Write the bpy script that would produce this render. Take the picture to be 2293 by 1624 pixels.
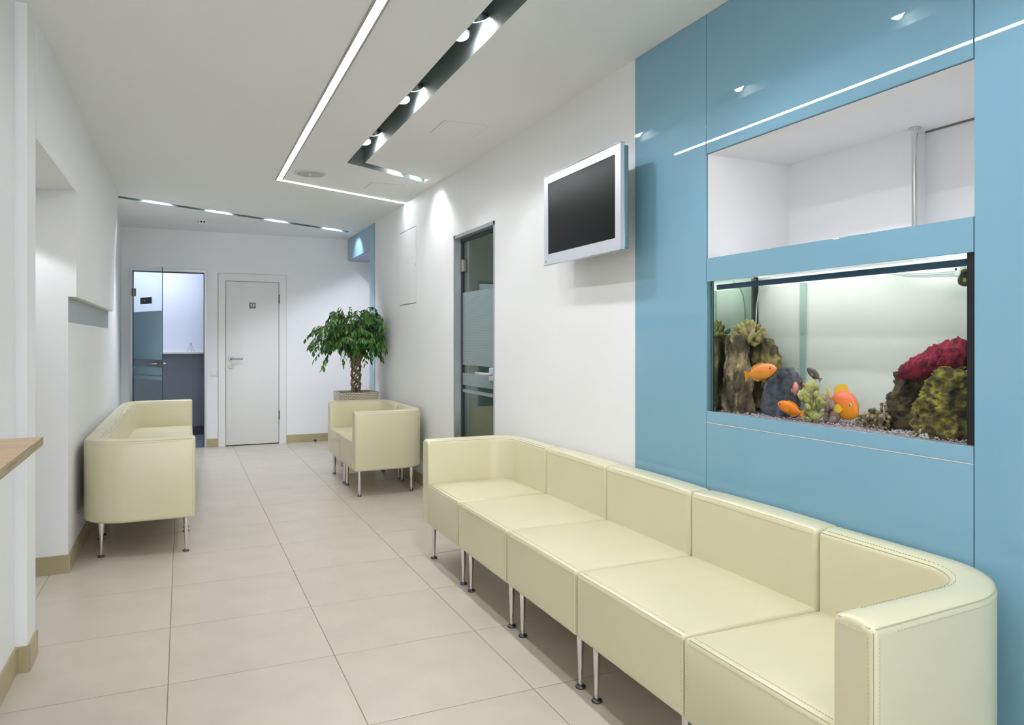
import bpy, bmesh, math, random
from mathutils import Vector, Matrix, noise
from mathutils.geometry import tessellate_polygon

# ------------------------------------------------------------------ scene, camera, world, exposure
for o in list(bpy.data.objects):
    bpy.data.objects.remove(o, do_unlink=True)
SC = bpy.context.scene
COL = SC.collection
PI = math.pi
F_PX, CXP, HYP, VPX, CAM_H = 1630.0, 1146.5, 763.0, 419.0, 1.28
TH = math.atan((CXP - VPX) / F_PX)
cam = bpy.data.cameras.new('camera')
cam.sensor_fit = 'HORIZONTAL'; cam.sensor_width = 36.0
cam.lens = F_PX / 2293.0 * 36.0
cam.shift_y = -(812.0 - HYP) / 2293.0
cam.clip_start = 0.02
camo = bpy.data.objects.new('camera', cam); COL.objects.link(camo)
camo.location = (0, 0, CAM_H); camo.rotation_euler = (PI / 2, 0, -TH)
SC.camera = camo
wd = bpy.data.worlds.new('world'); SC.world = wd; wd.use_nodes = True
wd.node_tree.nodes['Background'].inputs[0].default_value = (0.95, 0.965, 1.0, 1)
wd.node_tree.nodes['Background'].inputs[1].default_value = 8.0
SC.view_settings.view_transform = 'Standard'
SC.view_settings.look = 'None'
SC.view_settings.gamma = 1.0
SC.view_settings.use_curve_mapping = False
SC.view_settings.exposure = 0.10
STRIP_L = 38.0          # radiance of the linear ceiling lights
SPOT_W = 18.5           # watts of each recessed spot
FAR_W = 40.0
CEIL = 2.585            # ceiling height
XR = 1.90               # right wall
YB = 9.46               # back wall

RAY_F = Vector((math.sin(TH), math.cos(TH), 0)); RAY_R = Vector((math.cos(TH), -math.sin(TH), 0))
def on_x(px, py, x):
    """point where the sight line of a photograph pixel meets the plane at depth x (parallel to the right wall)"""
    r = RAY_F + RAY_R * ((px - CXP) / F_PX) + Vector((0, 0, (HYP - py) / F_PX))
    t = x / r.x
    return Vector((0, 0, CAM_H)) + r * t

# ------------------------------------------------------------------ materials
def new_mat(name):
    m = bpy.data.materials.new(name); m.use_nodes = True
    return m, m.node_tree, m.node_tree.nodes['Principled BSDF']

def mat(name, col, rough=0.5, metal=0.0, spec=0.5, coat=0.0, var=0.0, vscale=6.0, bump=0.0, bscale=40.0,
        col2=None, emis=None, estr=0.0, stretch=(1, 1, 1), coatr=0.03, detail=4.0):
    m, nt, b = new_mat(name)
    b.inputs['Base Color'].default_value = (*col, 1)
    b.inputs['Roughness'].default_value = rough
    b.inputs['Metallic'].default_value = metal
    b.inputs['Specular IOR Level'].default_value = spec
    b.inputs['Coat Weight'].default_value = coat
    b.inputs['Coat Roughness'].default_value = coatr
    if emis:
        b.inputs['Emission Color'].default_value = (*emis, 1)
        b.inputs['Emission Strength'].default_value = estr
    if var or bump or col2:
        tc = nt.nodes.new('ShaderNodeTexCoord'); mp = nt.nodes.new('ShaderNodeMapping')
        mp.inputs['Scale'].default_value = stretch
        nt.links.new(tc.outputs['Object'], mp.inputs['Vector'])
        if var or col2:
            n = nt.nodes.new('ShaderNodeTexNoise'); n.inputs['Scale'].default_value = vscale
            n.inputs['Detail'].default_value = detail
            nt.links.new(mp.outputs[0], n.inputs['Vector'])
            cr = nt.nodes.new('ShaderNodeValToRGB')
            cr.color_ramp.elements[0].position = 0.36; cr.color_ramp.elements[1].position = 0.64
            a = col; c = col2 if col2 else tuple(min(1, v * (1 + var)) for v in col)
            if not col2: a = tuple(v * (1 - var) for v in col)
            cr.color_ramp.elements[0].color = (*a, 1); cr.color_ramp.elements[1].color = (*c, 1)
            nt.links.new(n.outputs['Fac'], cr.inputs[0]); nt.links.new(cr.outputs[0], b.inputs['Base Color'])
        if bump:
            n2 = nt.nodes.new('ShaderNodeTexNoise'); n2.inputs['Scale'].default_value = bscale
            n2.inputs['Detail'].default_value = 3
            nt.links.new(mp.outputs[0], n2.inputs['Vector'])
            bp = nt.nodes.new('ShaderNodeBump'); bp.inputs['Strength'].default_value = bump
            bp.inputs['Distance'].default_value = 0.004
            nt.links.new(n2.outputs['Fac'], bp.inputs['Height']); nt.links.new(bp.outputs[0], b.inputs['Normal'])
    return m

def emit(name, col, s):
    m = bpy.data.materials.new(name); m.use_nodes = True; nt = m.node_tree
    nt.nodes.clear()
    e = nt.nodes.new('ShaderNodeEmission'); e.inputs[0].default_value = (*col, 1); e.inputs[1].default_value = s
    o = nt.nodes.new('ShaderNodeOutputMaterial'); nt.links.new(e.outputs[0], o.inputs[0])
    return m

def glass(name, tint, gloss_gain=1.0, base=0.04, rough=0.0, mirror=None):
    """thin clear pane: straight transmission with a tint, mirror reflection by Fresnel"""
    m = bpy.data.materials.new(name); m.use_nodes = True; nt = m.node_tree; nt.nodes.clear()
    t = nt.nodes.new('ShaderNodeBsdfTransparent'); t.inputs[0].default_value = (*tint, 1)
    g = nt.nodes.new('ShaderNodeBsdfGlossy'); g.inputs['Roughness'].default_value = rough
    mx = nt.nodes.new('ShaderNodeMixShader')
    if mirror is not None:
        mx.inputs[0].default_value = mirror[0]; g.inputs[0].default_value = (*mirror[1], 1)
    else:
        lw = nt.nodes.new('ShaderNodeLayerWeight'); lw.inputs['Blend'].default_value = 0.5
        fr = nt.nodes.new('ShaderNodeMath'); fr.operation = 'POWER'; fr.inputs[1].default_value = 8.0
        nt.links.new(lw.outputs['Facing'], fr.inputs[0])          # Schlick reflectance, alike from both sides
        ma = nt.nodes.new('ShaderNodeMath'); ma.operation = 'MULTIPLY_ADD'
        ma.inputs[1].default_value = gloss_gain; ma.inputs[2].default_value = base; ma.use_clamp = True
        nt.links.new(fr.outputs[0], ma.inputs[0]); nt.links.new(ma.outputs[0], mx.inputs[0])
    nt.links.new(t.outputs[0], mx.inputs[1]); nt.links.new(g.outputs[0], mx.inputs[2])
    o = nt.nodes.new('ShaderNodeOutputMaterial'); nt.links.new(mx.outputs[0], o.inputs[0])
    return m

def frost(name, col, alpha, lines=0.0):
    """frosted film on glass: part see-through, part diffuse/translucent; optional fine horizontal lines"""
    m = bpy.data.materials.new(name); m.use_nodes = True; nt = m.node_tree; nt.nodes.clear()
    t = nt.nodes.new('ShaderNodeBsdfTransparent')
    d = nt.nodes.new('ShaderNodeBsdfDiffuse'); d.inputs[0].default_value = (*col, 1)
    tr = nt.nodes.new('ShaderNodeBsdfTranslucent'); tr.inputs[0].default_value = (*col, 1)
    m1 = nt.nodes.new('ShaderNodeMixShader'); m1.inputs[0].default_value = 0.45
    nt.links.new(d.outputs[0], m1.inputs[1]); nt.links.new(tr.outputs[0], m1.inputs[2])
    m2 = nt.nodes.new('ShaderNodeMixShader'); m2.inputs[0].default_value = alpha
    if lines:
        tc = nt.nodes.new('ShaderNodeTexCoord'); sp = nt.nodes.new('ShaderNodeSeparateXYZ')
        nt.links.new(tc.outputs['Object'], sp.inputs[0])
        w = nt.nodes.new('ShaderNodeMath'); w.operation = 'MULTIPLY'; w.inputs[1].default_value = 2 * PI / 0.012
        nt.links.new(sp.outputs['Z'], w.inputs[0])
        s = nt.nodes.new('ShaderNodeMath'); s.operation = 'SINE'; nt.links.new(w.outputs[0], s.inputs[0])
        k = nt.nodes.new('ShaderNodeMath'); k.operation = 'MULTIPLY_ADD'; k.inputs[1].default_value = lines
        k.inputs[2].default_value = alpha; nt.links.new(s.outputs[0], k.inputs[0])
        nt.links.new(k.outputs[0], m2.inputs[0])
    nt.links.new(t.outputs[0], m2.inputs[1]); nt.links.new(m1.outputs[0], m2.inputs[2])
    o = nt.nodes.new('ShaderNodeOutputMaterial'); nt.links.new(m2.outputs[0], o.inputs[0])
    return m

WHITE = mat('white_paint', (0.855, 0.86, 0.87), 0.55, bump=0.03, bscale=120)
CEILM = mat('ceiling_paint', (0.845, 0.86, 0.87), 0.7)
TILE = mat('floor_tile', (0.56, 0.505, 0.42), 0.30, spec=0.45, var=0.035, vscale=5)
GROUT = mat('grout', (0.33, 0.28, 0.20), 0.8)
BASET = mat('baseboard_tile', (0.42, 0.35, 0.205), 0.35, var=0.05)
GROUTL = mat('light_grout', (0.62, 0.59, 0.52), 0.8)
BLUE = mat('blue_back_painted_glass', (0.21, 0.405, 0.53), 0.5, spec=0.0, coat=1.0, coatr=0.0)
JOINT = mat('panel_joint', (0.10, 0.20, 0.25), 0.5)
LEATHER = mat('cream_leather', (0.665, 0.625, 0.425), 0.36, spec=0.5, coat=0.35, coatr=0.28, var=0.015, vscale=3, bump=0.05, bscale=18)
SEAM = mat('leather_seam', (0.46, 0.43, 0.29), 0.6)
CHROME = mat('chrome', (0.72, 0.72, 0.73), 0.12, metal=1.0)
FOOT = mat('dark_glide', (0.10, 0.10, 0.11), 0.25, metal=0.8)
STEEL = mat('brushed_steel', (0.30, 0.29, 0.265), 0.34, metal=1.0)
ALU = mat('satin_aluminium', (0.42, 0.45, 0.46), 0.4, metal=0.7)
TRIMG = mat('grey_profile', (0.40, 0.41, 0.41), 0.45, metal=0.3)
SLOT = mat('slot_paint', (0.20, 0.235, 0.235), 0.5)
BLACK = mat('black_plastic', (0.012, 0.013, 0.016), 0.35)
SILV = mat('silver_plastic', (0.62, 0.64, 0.70), 0.32, metal=0.25)
DOORW = mat('white_door', (0.80, 0.80, 0.785), 0.4)
GAPM = mat('shadow_gap', (0.18, 0.18, 0.165), 0.8)
GREYP = mat('grey_panel', (0.36, 0.385, 0.40), 0.45)
WPLAST = mat('white_plastic', (0.80, 0.80, 0.80), 0.35)
STRIP = emit('strip_diffuser', (0.955, 0.975, 1.0), STRIP_L)
LAMP = emit('lamp_face', (1.0, 0.98, 0.95), 60.0)

# ------------------------------------------------------------------ mesh helpers
class MB:
    def __init__(s): s.v = []; s.f = []; s.m = []; s.mi = 0
    def add(s, vs, fs):
        o = len(s.v); s.v += [Vector(p) for p in vs]
        for f in fs: s.f.append([i + o for i in f]); s.m.append(s.mi)
        return s
    def box(s, x0, x1, y0, y1, z0, z1):
        v = [(x0, y0, z0), (x1, y0, z0), (x1, y1, z0), (x0, y1, z0), (x0, y0, z1), (x1, y0, z1), (x1, y1, z1), (x0, y1, z1)]
        return s.add(v, [(0, 3, 2, 1), (4, 5, 6, 7), (0, 1, 5, 4), (1, 2, 6, 5), (2, 3, 7, 6), (3, 0, 4, 7)])
    def prism(s, poly, z0, z1):
        """vertical prism over a counter-clockwise plan polygon"""
        n = len(poly)
        v = [(p[0], p[1], z0) for p in poly] + [(p[0], p[1], z1) for p in poly]
        tri = tessellate_polygon([[Vector((p[0], p[1], 0)) for p in poly]])
        f = [(i, (i + 1) % n, n + (i + 1) % n, n + i) for i in range(n)]
        for t in tri:
            a, b, c = t
            nz = (Vector((*poly[b], 0)) - Vector((*poly[a], 0))).cross(Vector((*poly[c], 0)) - Vector((*poly[a], 0))).z
            if nz < 0: a, c = c, a
            f.append((n + a, n + b, n + c)); f.append((c, b, a))
        return s.add(v, f)
    def tube(s, path, r, n=8, caps=True):
        path = [Vector(p) for p in path]; k = len(path)
        rs = r if isinstance(r, (list, tuple)) else [r] * k
        vs = []; up = None
        for i, p in enumerate(path):
            t = (path[min(i + 1, k - 1)] - path[max(i - 1, 0)]).normalized()
            if up is None:
                up = Vector((0, 0, 1)) if abs(t.z) < 0.9 else Vector((1, 0, 0))
            a = t.cross(up).normalized(); b = a.cross(t).normalized(); up = b
            for j in range(n):
                q = 2 * PI * j / n
                vs.append(p + (a * math.cos(q) + b * math.sin(q)) * rs[i])
        fs = []
        for i in range(k - 1):
            for j in range(n):
                fs.append((i * n + j, i * n + (j + 1) % n, (i + 1) * n + (j + 1) % n, (i + 1) * n + j))
        if caps:
            fs.append(tuple(range(n - 1, -1, -1))); fs.append(tuple(range((k - 1) * n, k * n)))
        return s.add(vs, fs)
    def lathe(s, prof, c=(0, 0, 0), n=24, axis='z'):
        vs = []; k = len(prof)
        for r, z in prof:
            for j in range(n):
                q = 2 * PI * j / n
                p = (r * math.cos(q), r * math.sin(q), z)
                if axis == 'y': p = (p[0], -p[2], p[1])
                if axis == 'x': p = (p[2], p[0], p[1])
                vs.append(Vector(p) + Vector(c))
        fs = [(i * n + j, i * n + (j + 1) % n, (i + 1) * n + (j + 1) % n, (i + 1) * n + j) for i in range(k - 1) for j in range(n)]
        fs.append(tuple(range(n - 1, -1, -1))); fs.append(tuple(range((k - 1) * n, k * n)))
        return s.add(vs, fs)
    def ball(s, c, r, nu=8, nv=6):
        r = Vector(r) if not isinstance(r, (int, float)) else Vector((r, r, r))
        c = Vector(c); vs = [c + Vector((0, 0, r.z))]
        for i in range(1, nv):
            a = PI * i / nv
            for j in range(nu):
                q = 2 * PI * j / nu
                vs.append(c + Vector((r.x * math.sin(a) * math.cos(q), r.y * math.sin(a) * math.sin(q), r.z * math.cos(a))))
        vs.append(c - Vector((0, 0, r.z))); e = len(vs) - 1
        fs = [(0, 1 + j, 1 + (j + 1) % nu) for j in range(nu)]
        for i in range(nv - 2):
            for j in range(nu):
                a = 1 + i * nu + j; b = 1 + i * nu + (j + 1) % nu
                fs.append((a, a + nu, b + nu, b))
        q = 1 + (nv - 2) * nu
        fs += [(e, q + (j + 1) % nu, q + j) for j in range(nu)]
        return s.add(vs, fs)
    def rbox(s, x0, x1, y0, y1, z0, z1, r, k=3, crown=0.0, crown_y=0.0, nin=6):
        """box with rounded edges; optional soft crown of the top (and of the two sides along y)"""
        c = Vector(((x0 + x1) / 2, (y0 + y1) / 2, (z0 + z1) / 2)); h = Vector(((x1 - x0) / 2, (y1 - y0) / 2, (z1 - z0) / 2))
        def grid(hh):
            a = [-hh + r * (1 - math.tan(PI / 4 * (1 - i / k))) for i in range(k)]
            inn = [-hh + r + (2 * hh - 2 * r) * i / nin for i in range(nin + 1)]
            return a + inn + [-q for q in reversed(a)]
        g = [grid(h.x), grid(h.y), grid(h.z)]
        idx = {}
        vs = []; fs = []
        def vert(p):
            key = tuple(round(q, 6) for q in p)
            if key in idx: return idx[key]
            P = Vector(p)
            inn = Vector([max(-h[i] + r, min(h[i] - r, P[i])) for i in range(3)])
            d = P - inn
            if d.length > 1e-9: Q = inn + d.normalized() * r
            else: Q = P
            if crown and Q.z > 0:
                wx = 1 - (Q.x / h.x) ** 2; wy = 1 - (Q.y / h.y) ** 2
                Q.z += crown * (max(0, wx) * max(0, wy)) ** 0.5 * min(1, Q.z / h.z)
            if crown_y:
                wx = 1 - (Q.x / h.x) ** 2; wz = 1 - (Q.z / h.z) ** 2
                Q.y += crown_y * (Q.y / h.y) * max(0, wz) ** 0.5
            idx[key] = len(vs); vs.append(Q + c); return idx[key]
        for ax in range(3):
            u, w = (ax + 1) % 3, (ax + 2) % 3
            for sg in (-1, 1):
                for i in range(len(g[u]) - 1):
                    for j in range(len(g[w]) - 1):
                        q = []
                        for (a, b) in ((i, j), (i + 1, j), (i + 1, j + 1), (i, j + 1)):
                            p = [0, 0, 0]; p[ax] = sg * h[ax]; p[u] = g[u][a]; p[w] = g[w][b]
                            q.append(vert(p))
                        if sg < 0: q.reverse()
                        fs.append(tuple(q))
        return s.add(vs, fs)
    def build(s, name, mats, parent=None, smooth=False, origin=None):
        if origin is None: origin = parent.location.copy() if parent else Vector((0, 0, 0))
        else: origin = Vector(origin)
        me = bpy.data.meshes.new(name)
        me.from_pydata([p - origin for p in s.v], [], s.f)
        if not isinstance(mats, (list, tuple)): mats = [mats]
        for m in mats: me.materials.append(m)
        if len(mats) > 1: me.polygons.foreach_set('material_index', s.m)
        if smooth: me.polygons.foreach_set('use_smooth', [True] * len(me.polygons))
        me.update()
        o = bpy.data.objects.new(name, me); COL.objects.link(o)
        if parent: o.parent = parent
        else: o.location = origin
        return o

def empty(name, loc=(0, 0, 0)):
    o = bpy.data.objects.new(name, None); COL.objects.link(o); o.location = loc; o.empty_display_size = 0.1
    return o
def tag(o, label, cat, group=None):
    o['label'] = label; o['category'] = cat
    if group: o['group'] = group
    return o
def struct(o, label=None):
    o['kind'] = 'structure'
    if label: o['label'] = label
    return o
def box(name, m, x0, x1, y0, y1, z0, z1, parent=None, origin=None):
    return MB().box(x0, x1, y0, y1, z0, z1).build(name, m, parent, origin=origin)
def copy_tree(o, parent=None):
    c = o.copy(); COL.objects.link(c); c.parent = parent
    for ch in [q for q in bpy.data.objects if q.parent == o]: copy_tree(ch, c)
    return c
def smooth_by_angle(o, ang=40):
    me = o.data; bm = bmesh.new(); bm.from_mesh(me)
    for f in bm.faces: f.smooth = True
    for e in bm.edges:
        if len(e.link_faces) == 2 and e.calc_face_angle(0) > math.radians(ang): e.smooth = False
    bm.to_mesh(me); bm.free()
    return o

def rects_without(u0, u1, v0, v1, holes):
    """cover a rectangle minus rectangular holes"""
    us = sorted({u0, u1, *[q for h in holes for q in h[:2]]}); vs = sorted({v0, v1, *[q for h in holes for q in h[2:]]})
    us = [q for q in us if u0 <= q <= u1]; vs = [q for q in vs if v0 <= q <= v1]
    out = []
    for i in range(len(us) - 1):
        run = None
        for j in range(len(vs) - 1):
            uc, vc = (us[i] + us[i + 1]) / 2, (vs[j] + vs[j + 1]) / 2
            if any(h[0] < uc < h[1] and h[2] < vc < h[3] for h in holes):
                if run: out.append((us[i], us[i + 1], run[0], run[1])); run = None
            else: run = (run[0], vs[j + 1]) if run else (vs[j], vs[j + 1])
        if run: out.append((us[i], us[i + 1], run[0], run[1]))
    return out

# ------------------------------------------------------------------ floor with separate tiles
XL_OUT = -2.6; Y0 = -2.4; YF = -7.0
floor = MB().box(XL_OUT, 2.62, YF, 11.4, -0.08, -0.0025).build('floor', GROUT)
struct(floor, 'beige porcelain tile floor')
FX, FY, TX, TY = -0.065, 2.995, 0.612, 0.592      # one measured joint crossing and the tile pitch
FROT = math.radians(0.35)
tile_cache = {}
def floor_tile(a0, a1, b0, b1):
    key = (round(a1 - a0, 4), round(b1 - b0, 4))
    g = 0.0017
    if key not in tile_cache:
        hx, hy = key[0] / 2 - g, key[1] / 2 - g; c = 0.0012
        mb = MB()
        v = []
        for z, i in ((-0.002, 0), (-0.0008, 0), (0, c)):
            v += [(-hx + i, -hy + i, z), (hx - i, -hy + i, z), (hx - i, hy - i, z), (-hx + i, hy - i, z)]
        fs = [(8, 9, 10, 11)]
        for L in (0, 4):
            for j in range(4): fs.append((L + j, L + (j + 1) % 4, L + 4 + (j + 1) % 4, L + 4 + j))
        mb.add(v, fs)
        o = mb.build('tile', TILE, floor); tile_cache[key] = o.data
    else:
        o = bpy.data.objects.new('tile', tile_cache[key]); COL.objects.link(o); o.parent = floor
    cx, cy = (a0 + a1) / 2, (b0 + b1) / 2
    c, s = math.cos(FROT), math.sin(FROT)
    o.location = (cx * c - (cy - FY) * s, FY + cx * s + (cy - FY) * c, 0); o.rotation_euler[2] = FROT
for i in range(-5, 5):
    for j in range(-9, 12):
        a0 = FX + i * TX; b0 = FY + j * TY
        a1 = a0 + TX; b1 = b0 + TY
        if b0 > YB - 0.25 or b1 < Y0 + 0.3: continue
        if a0 > XR + (0.7 if b1 > 8.2 else 0): continue
        if a1 > 2.60 or a0 < XL_OUT - 0.1: continue
        if a1 < -0.66 and (b0 > 4.9): continue
        if a1 < -1.7 and b0 > 3.2: continue
        floor_tile(a0, a1, b0, b1)

# ------------------------------------------------------------------ ceiling with recessed slots
SL_A = [(1.07, -1.0), (1.19, -1.0), (1.19, 5.314), (1.787, 5.662), (1.785, 5.778), (1.07, 5.369)]
SL_B = [(-0.60, 7.418), (1.765, 8.716), (1.765, 8.826), (-0.60, 7.528)]
def ccw(poly):
    a = sum(poly[i][0] * poly[(i + 1) % len(poly)][1] - poly[(i + 1) % len(poly)][0] * poly[i][1] for i in range(len(poly)))
    return poly if a > 0 else poly[::-1]
outer = [(XL_OUT, YF), (2.62, YF), (2.62, YB + 0.15), (XL_OUT, YB + 0.15)]
loops = [[Vector((*p, 0)) for p in outer], [Vector((*p, 0)) for p in SL_A], [Vector((*p, 0)) for p in SL_B]]
allp = [p for L in loops for p in L]
mb = MB()
tris = []
for a, b, c in tessellate_polygon(loops):
    nz = (allp[b] - allp[a]).cross(allp[c] - allp[a]).z
    tris.append((a, c, b) if nz > 0 else (a, b, c))
mb.add([(p.x, p.y, CEIL) for p in allp], tris)
mb.box(XL_OUT, 2.62, YF, YB + 0.15, CEIL + 0.30, CEIL + 0.34)
ceiling = struct(mb.build('ceiling', CEILM), 'white plasterboard ceiling with recessed light slots')
def slot(poly, depth, name):
    poly = ccw(poly); n = len(poly)
    v = [(p[0], p[1], CEIL - 0.0005) for p in poly] + [(p[0], p[1], CEIL + depth) for p in poly]
    f = [((i + 1) % n, i, n + i, n + (i + 1) % n) for i in range(n)]
    tri = tessellate_polygon([[Vector((*p, 0)) for p in poly]])
    for a, b, c in tri: f.append((n + a, n + b, n + c))
    o = MB().add(v, f).build(name, SLOT)
    return struct(o)
slot(SL_A, 0.15, 'trim_1')['label'] = 'dark recessed angled lighting slot in the ceiling'
slot(SL_B, 0.12, 'trim_2')['label'] = 'dark recessed diagonal slot near the back wall'

# ------------------------------------------------------------------ walls
def wall_x(name, x0, x1, y0, y1, z0, z1, holes, m):
    mb = MB()
    for a, b, c, d in rects_without(y0, y1, z0, z1, holes): mb.box(x0, x1, a, b, c, d)
    return struct(mb.build(name, m))
def wall_y(name, y0, y1, x0, x1, z0, z1, holes, m):
    mb = MB()
    for a, b, c, d in rects_without(x0, x1, z0, z1, holes): mb.box(a, b, y0, y1, c, d)
    return struct(mb.build(name, m))

NY0, NY1, NZ0, NZ1 = 1.258, 2.343, 1.610, 2.026       # niche above the tank
TZ0, TZ1 = 1.001, 1.513                               # tank window
DR0, DR1, DRZ = 4.545, 5.36, 2.093                    # glass door in the right wall
BLUE_Y = 2.851
FB0 = 7.974                                           # far blue cladding
wr = MB()
for a, b, c, d in rects_without(BLUE_Y, FB0, 0, CEIL, [(DR0, DR1, 0, DRZ)]): wr.box(XR, XR + 0.12, a, b, c, d)
wall_right = struct(wr.build('wall_right', WHITE), 'white right wall with blue glass cladding')
# masonry behind the blue cladding
wb = MB()
for a, b, c, d in rects_without(Y0, BLUE_Y, 0, CEIL, [(NY0, NY1, TZ0 - 0.03, NZ1)]): wb.box(XR + 0.004, XR + 0.12, a, b, c, d)
for a, b, c, d in rects_without(FB0, YB, 0, CEIL, [(8.232, YB, 0, 2.311)]): wb.box(XR + 0.004, XR + 0.12, a, b, c, d)
wb.build('backing', JOINT, wall_right)
def panel(y0, y1, z0, z1, x=XR - 0.004, th=0.008, tilt=0.0):
    g = 0.0016
    a, b, c, d, e = y0 + g, y1 - g, z0 + g, z1 - g, 0.0012      # ground (chamfered) edge
    v = [(x + th, a, c), (x + th, b, c), (x + th, b, d), (x + th, a, d), (x + e, a, c), (x + e, b, c), (x + e, b, d), (x + e, a, d),
         (x, a + e, c + e), (x, b - e, c + e), (x, b - e, d - e), (x, a + e, d - e)]
    f = [(0, 1, 2, 3), (8, 11, 10, 9)]
    for L in (0, 4):
        for j in range(4): f.append((L + (j + 1) % 4, L + j, L + 4 + j, L + 4 + (j + 1) % 4))
    return MB().add(v, f).build('glass_panel', BLUE, wall_right)
panel(NY1, BLUE_Y, 0.0, CEIL)
panel(NY0, NY1, NZ1, CEIL)
panel(NY0, NY1, TZ1, NZ0)
panel(NY0, NY1, 0.953, TZ0)
panel(NY0, NY1, 0.0, 0.953)
MB().box(XR - 0.0046, XR + 0.004, NY0 + 0.002, NY1 - 0.002, 0.9516, 0.9544).build('joint_profile', mat('bright_profile', (0.85, 0.87, 0.88), 0.3, metal=0.4), wall_right)
panel(0.16, NY0, 0.0, CEIL)
panel(-0.94, 0.16, 0.0, CEIL)
panel(Y0 + 0.05, -0.94, 0.0, CEIL)
MB().box(XR, XR + 0.12, YF, Y0, 0, CEIL).build('hall_section', WHITE, wall_right)
# far cladding: header over the recess and the post
panel(8.232, YB, 2.311, CEIL)
panel(FB0, 8.232, 0.0, CEIL)
MB().box(XR + 0.004, 2.5, 8.232, YB, 2.303, 2.311).build('recess_soffit', mat('recess_soffit', (0.34, 0.42, 0.60), 0.5), wall_right)
MB().box(XR + 0.0, 2.5, 8.20, 8.232, 0, 2.303).box(2.5, 2.55, 8.20, YB, 0, 2.303).build('recess_lining', WHITE, wall_right)

# niche lining (white box above the tank)
nb = MB()
q = 0.0015
nb.box(XR + 0.005, 2.43, NY1 - q, NY1 + 0.02, TZ1 + 0.004, NZ1 + 0.02)           # left cheek
nb.box(XR + 0.005, 2.43, NY0 - 0.02, NY0 + q, TZ1 + 0.004, NZ1 + 0.02)           # right cheek
nb.box(XR + 0.005, 2.43, NY0 + q, NY1 - q, NZ1 - q, NZ1 + 0.02)                  # soffit
nb.box(2.335, 2.36, 1.777, NY1 - q, 1.0, NZ1 - q)                                # back, left part
nb.box(2.40, 2.43, NY0 + q, 1.765, 1.0, NZ1 - 0.006)                             # back, right part set deeper
nb.box(2.335, 2.43, 1.765, 1.777, 1.0, NZ1 - q)
MB().box(XR + 0.012, 2.3345, NY0 + q, NY1 - q, 1.575, 1.585).build('light_block_board', mat('block_board_grey', (0.5, 0.5, 0.52), 0.6), wall_right)  # unseen board, added and greyed to keep tank light off the soffit
nb.build('niche_lining', WHITE, wall_right)
MB().box(2.396, 2.399, NY0 + 0.002, 1.764, NZ1 - 0.009, NZ1 - 0.002).build('niche_gap', GAPM, wall_right)

# back wall
wall_back = wall_y('wall_back', YB, YB + 0.12, -2.6, 2.6, 0, CEIL, [(-0.585, 0.192, 0, 2.095), (0.395, 1.075, 0, 2.03)], WHITE)
wall_back['label'] = 'white back wall with two doorways'
# left side walls
LW = MB()
LW.prism(ccw([(-0.605, 2.98), (-0.605, 3.335), (-0.565, 3.335), (-0.565, 3.505), (-1.75, 3.505), (-1.75, 2.98)]), 0, CEIL)
LW.prism(ccw([(-0.60, 4.665), (-0.60, 6.95), (-0.69, YB), (-1.75, YB), (-1.75, 4.665)]), 0, CEIL)
LW.box(-1.75, -0.56, 3.507, 4.6648, 2.105, CEIL)                       # lintel over the alcove
LW.box(-1.75, -1.65, 3.507, 4.663, 0, 2.104)
wall_left = struct(LW.build('wall_left', WHITE), 'white left wall with alcove')
# boxed out upper part with a slanted end
v = [(-0.62, 4.666, 1.523), (-0.56, 4.666, 1.523), (-0.56, 6.885, 1.523), (-0.62, 6.885, 1.523),
     (-0.72, 4.666, CEIL), (-0.56, 4.666, CEIL), (-0.56, 7.36, CEIL), (-0.72, 7.36, CEIL)]
v[0] = (-0.72, 4.666, 1.523); v[3] = (-0.72, 6.885, 1.523)
o = MB().add(v, [(0, 3, 2, 1), (4, 5, 6, 7), (0, 1, 5, 4), (1, 2, 6, 5), (2, 3, 7, 6), (3, 0, 4, 7)]).build('boxed_section', WHITE, wall_left)
box('grey_slot_panel', GREYP, -0.605, -0.5985, 4.668, 6.885, 1.382, 1.5228, wall_left)
# room behind the camera
wall_front = wall_y('wall_front', YF - 0.1, YF, XL_OUT, 2.62, 0, CEIL + 0.34, [(-2.3, 1.7, 0.1, 2.45)], WHITE)
en = struct(empty('added_window_1', (-0.3, YF, 0)), 'assumed glazed entrance front behind the viewer, added to let in daylight')  # unseen glazing, added so daylight reaches surfaces facing the camera
for k in range(6): MB().box(-2.3 + k * 0.79, -2.25 + k * 0.79, YF - 0.08, YF - 0.02, 0.1, 2.45).build('mullion', ALU, en)
pl = bpy.data.lights.new('added_window_portal', 'AREA'); pl.shape = 'RECTANGLE'; pl.size = 4.0; pl.size_y = 2.35; pl.cycles.is_portal = True
po = bpy.data.objects.new('added_window_portal', pl); COL.objects.link(po); po.location = (-0.3, YF - 0.01, 1.275); po.rotation_euler = (PI / 2, 0, 0); po.parent = en; po.location = (0, -0.01, 1.275)
wall_reception = struct(MB().box(XL_OUT - 0.1, XL_OUT, YF, 2.98, 0, CEIL + 0.3).box(XL_OUT, -1.75, 2.98, 3.1, 0, CEIL).build('wall_reception', WHITE))

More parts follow.
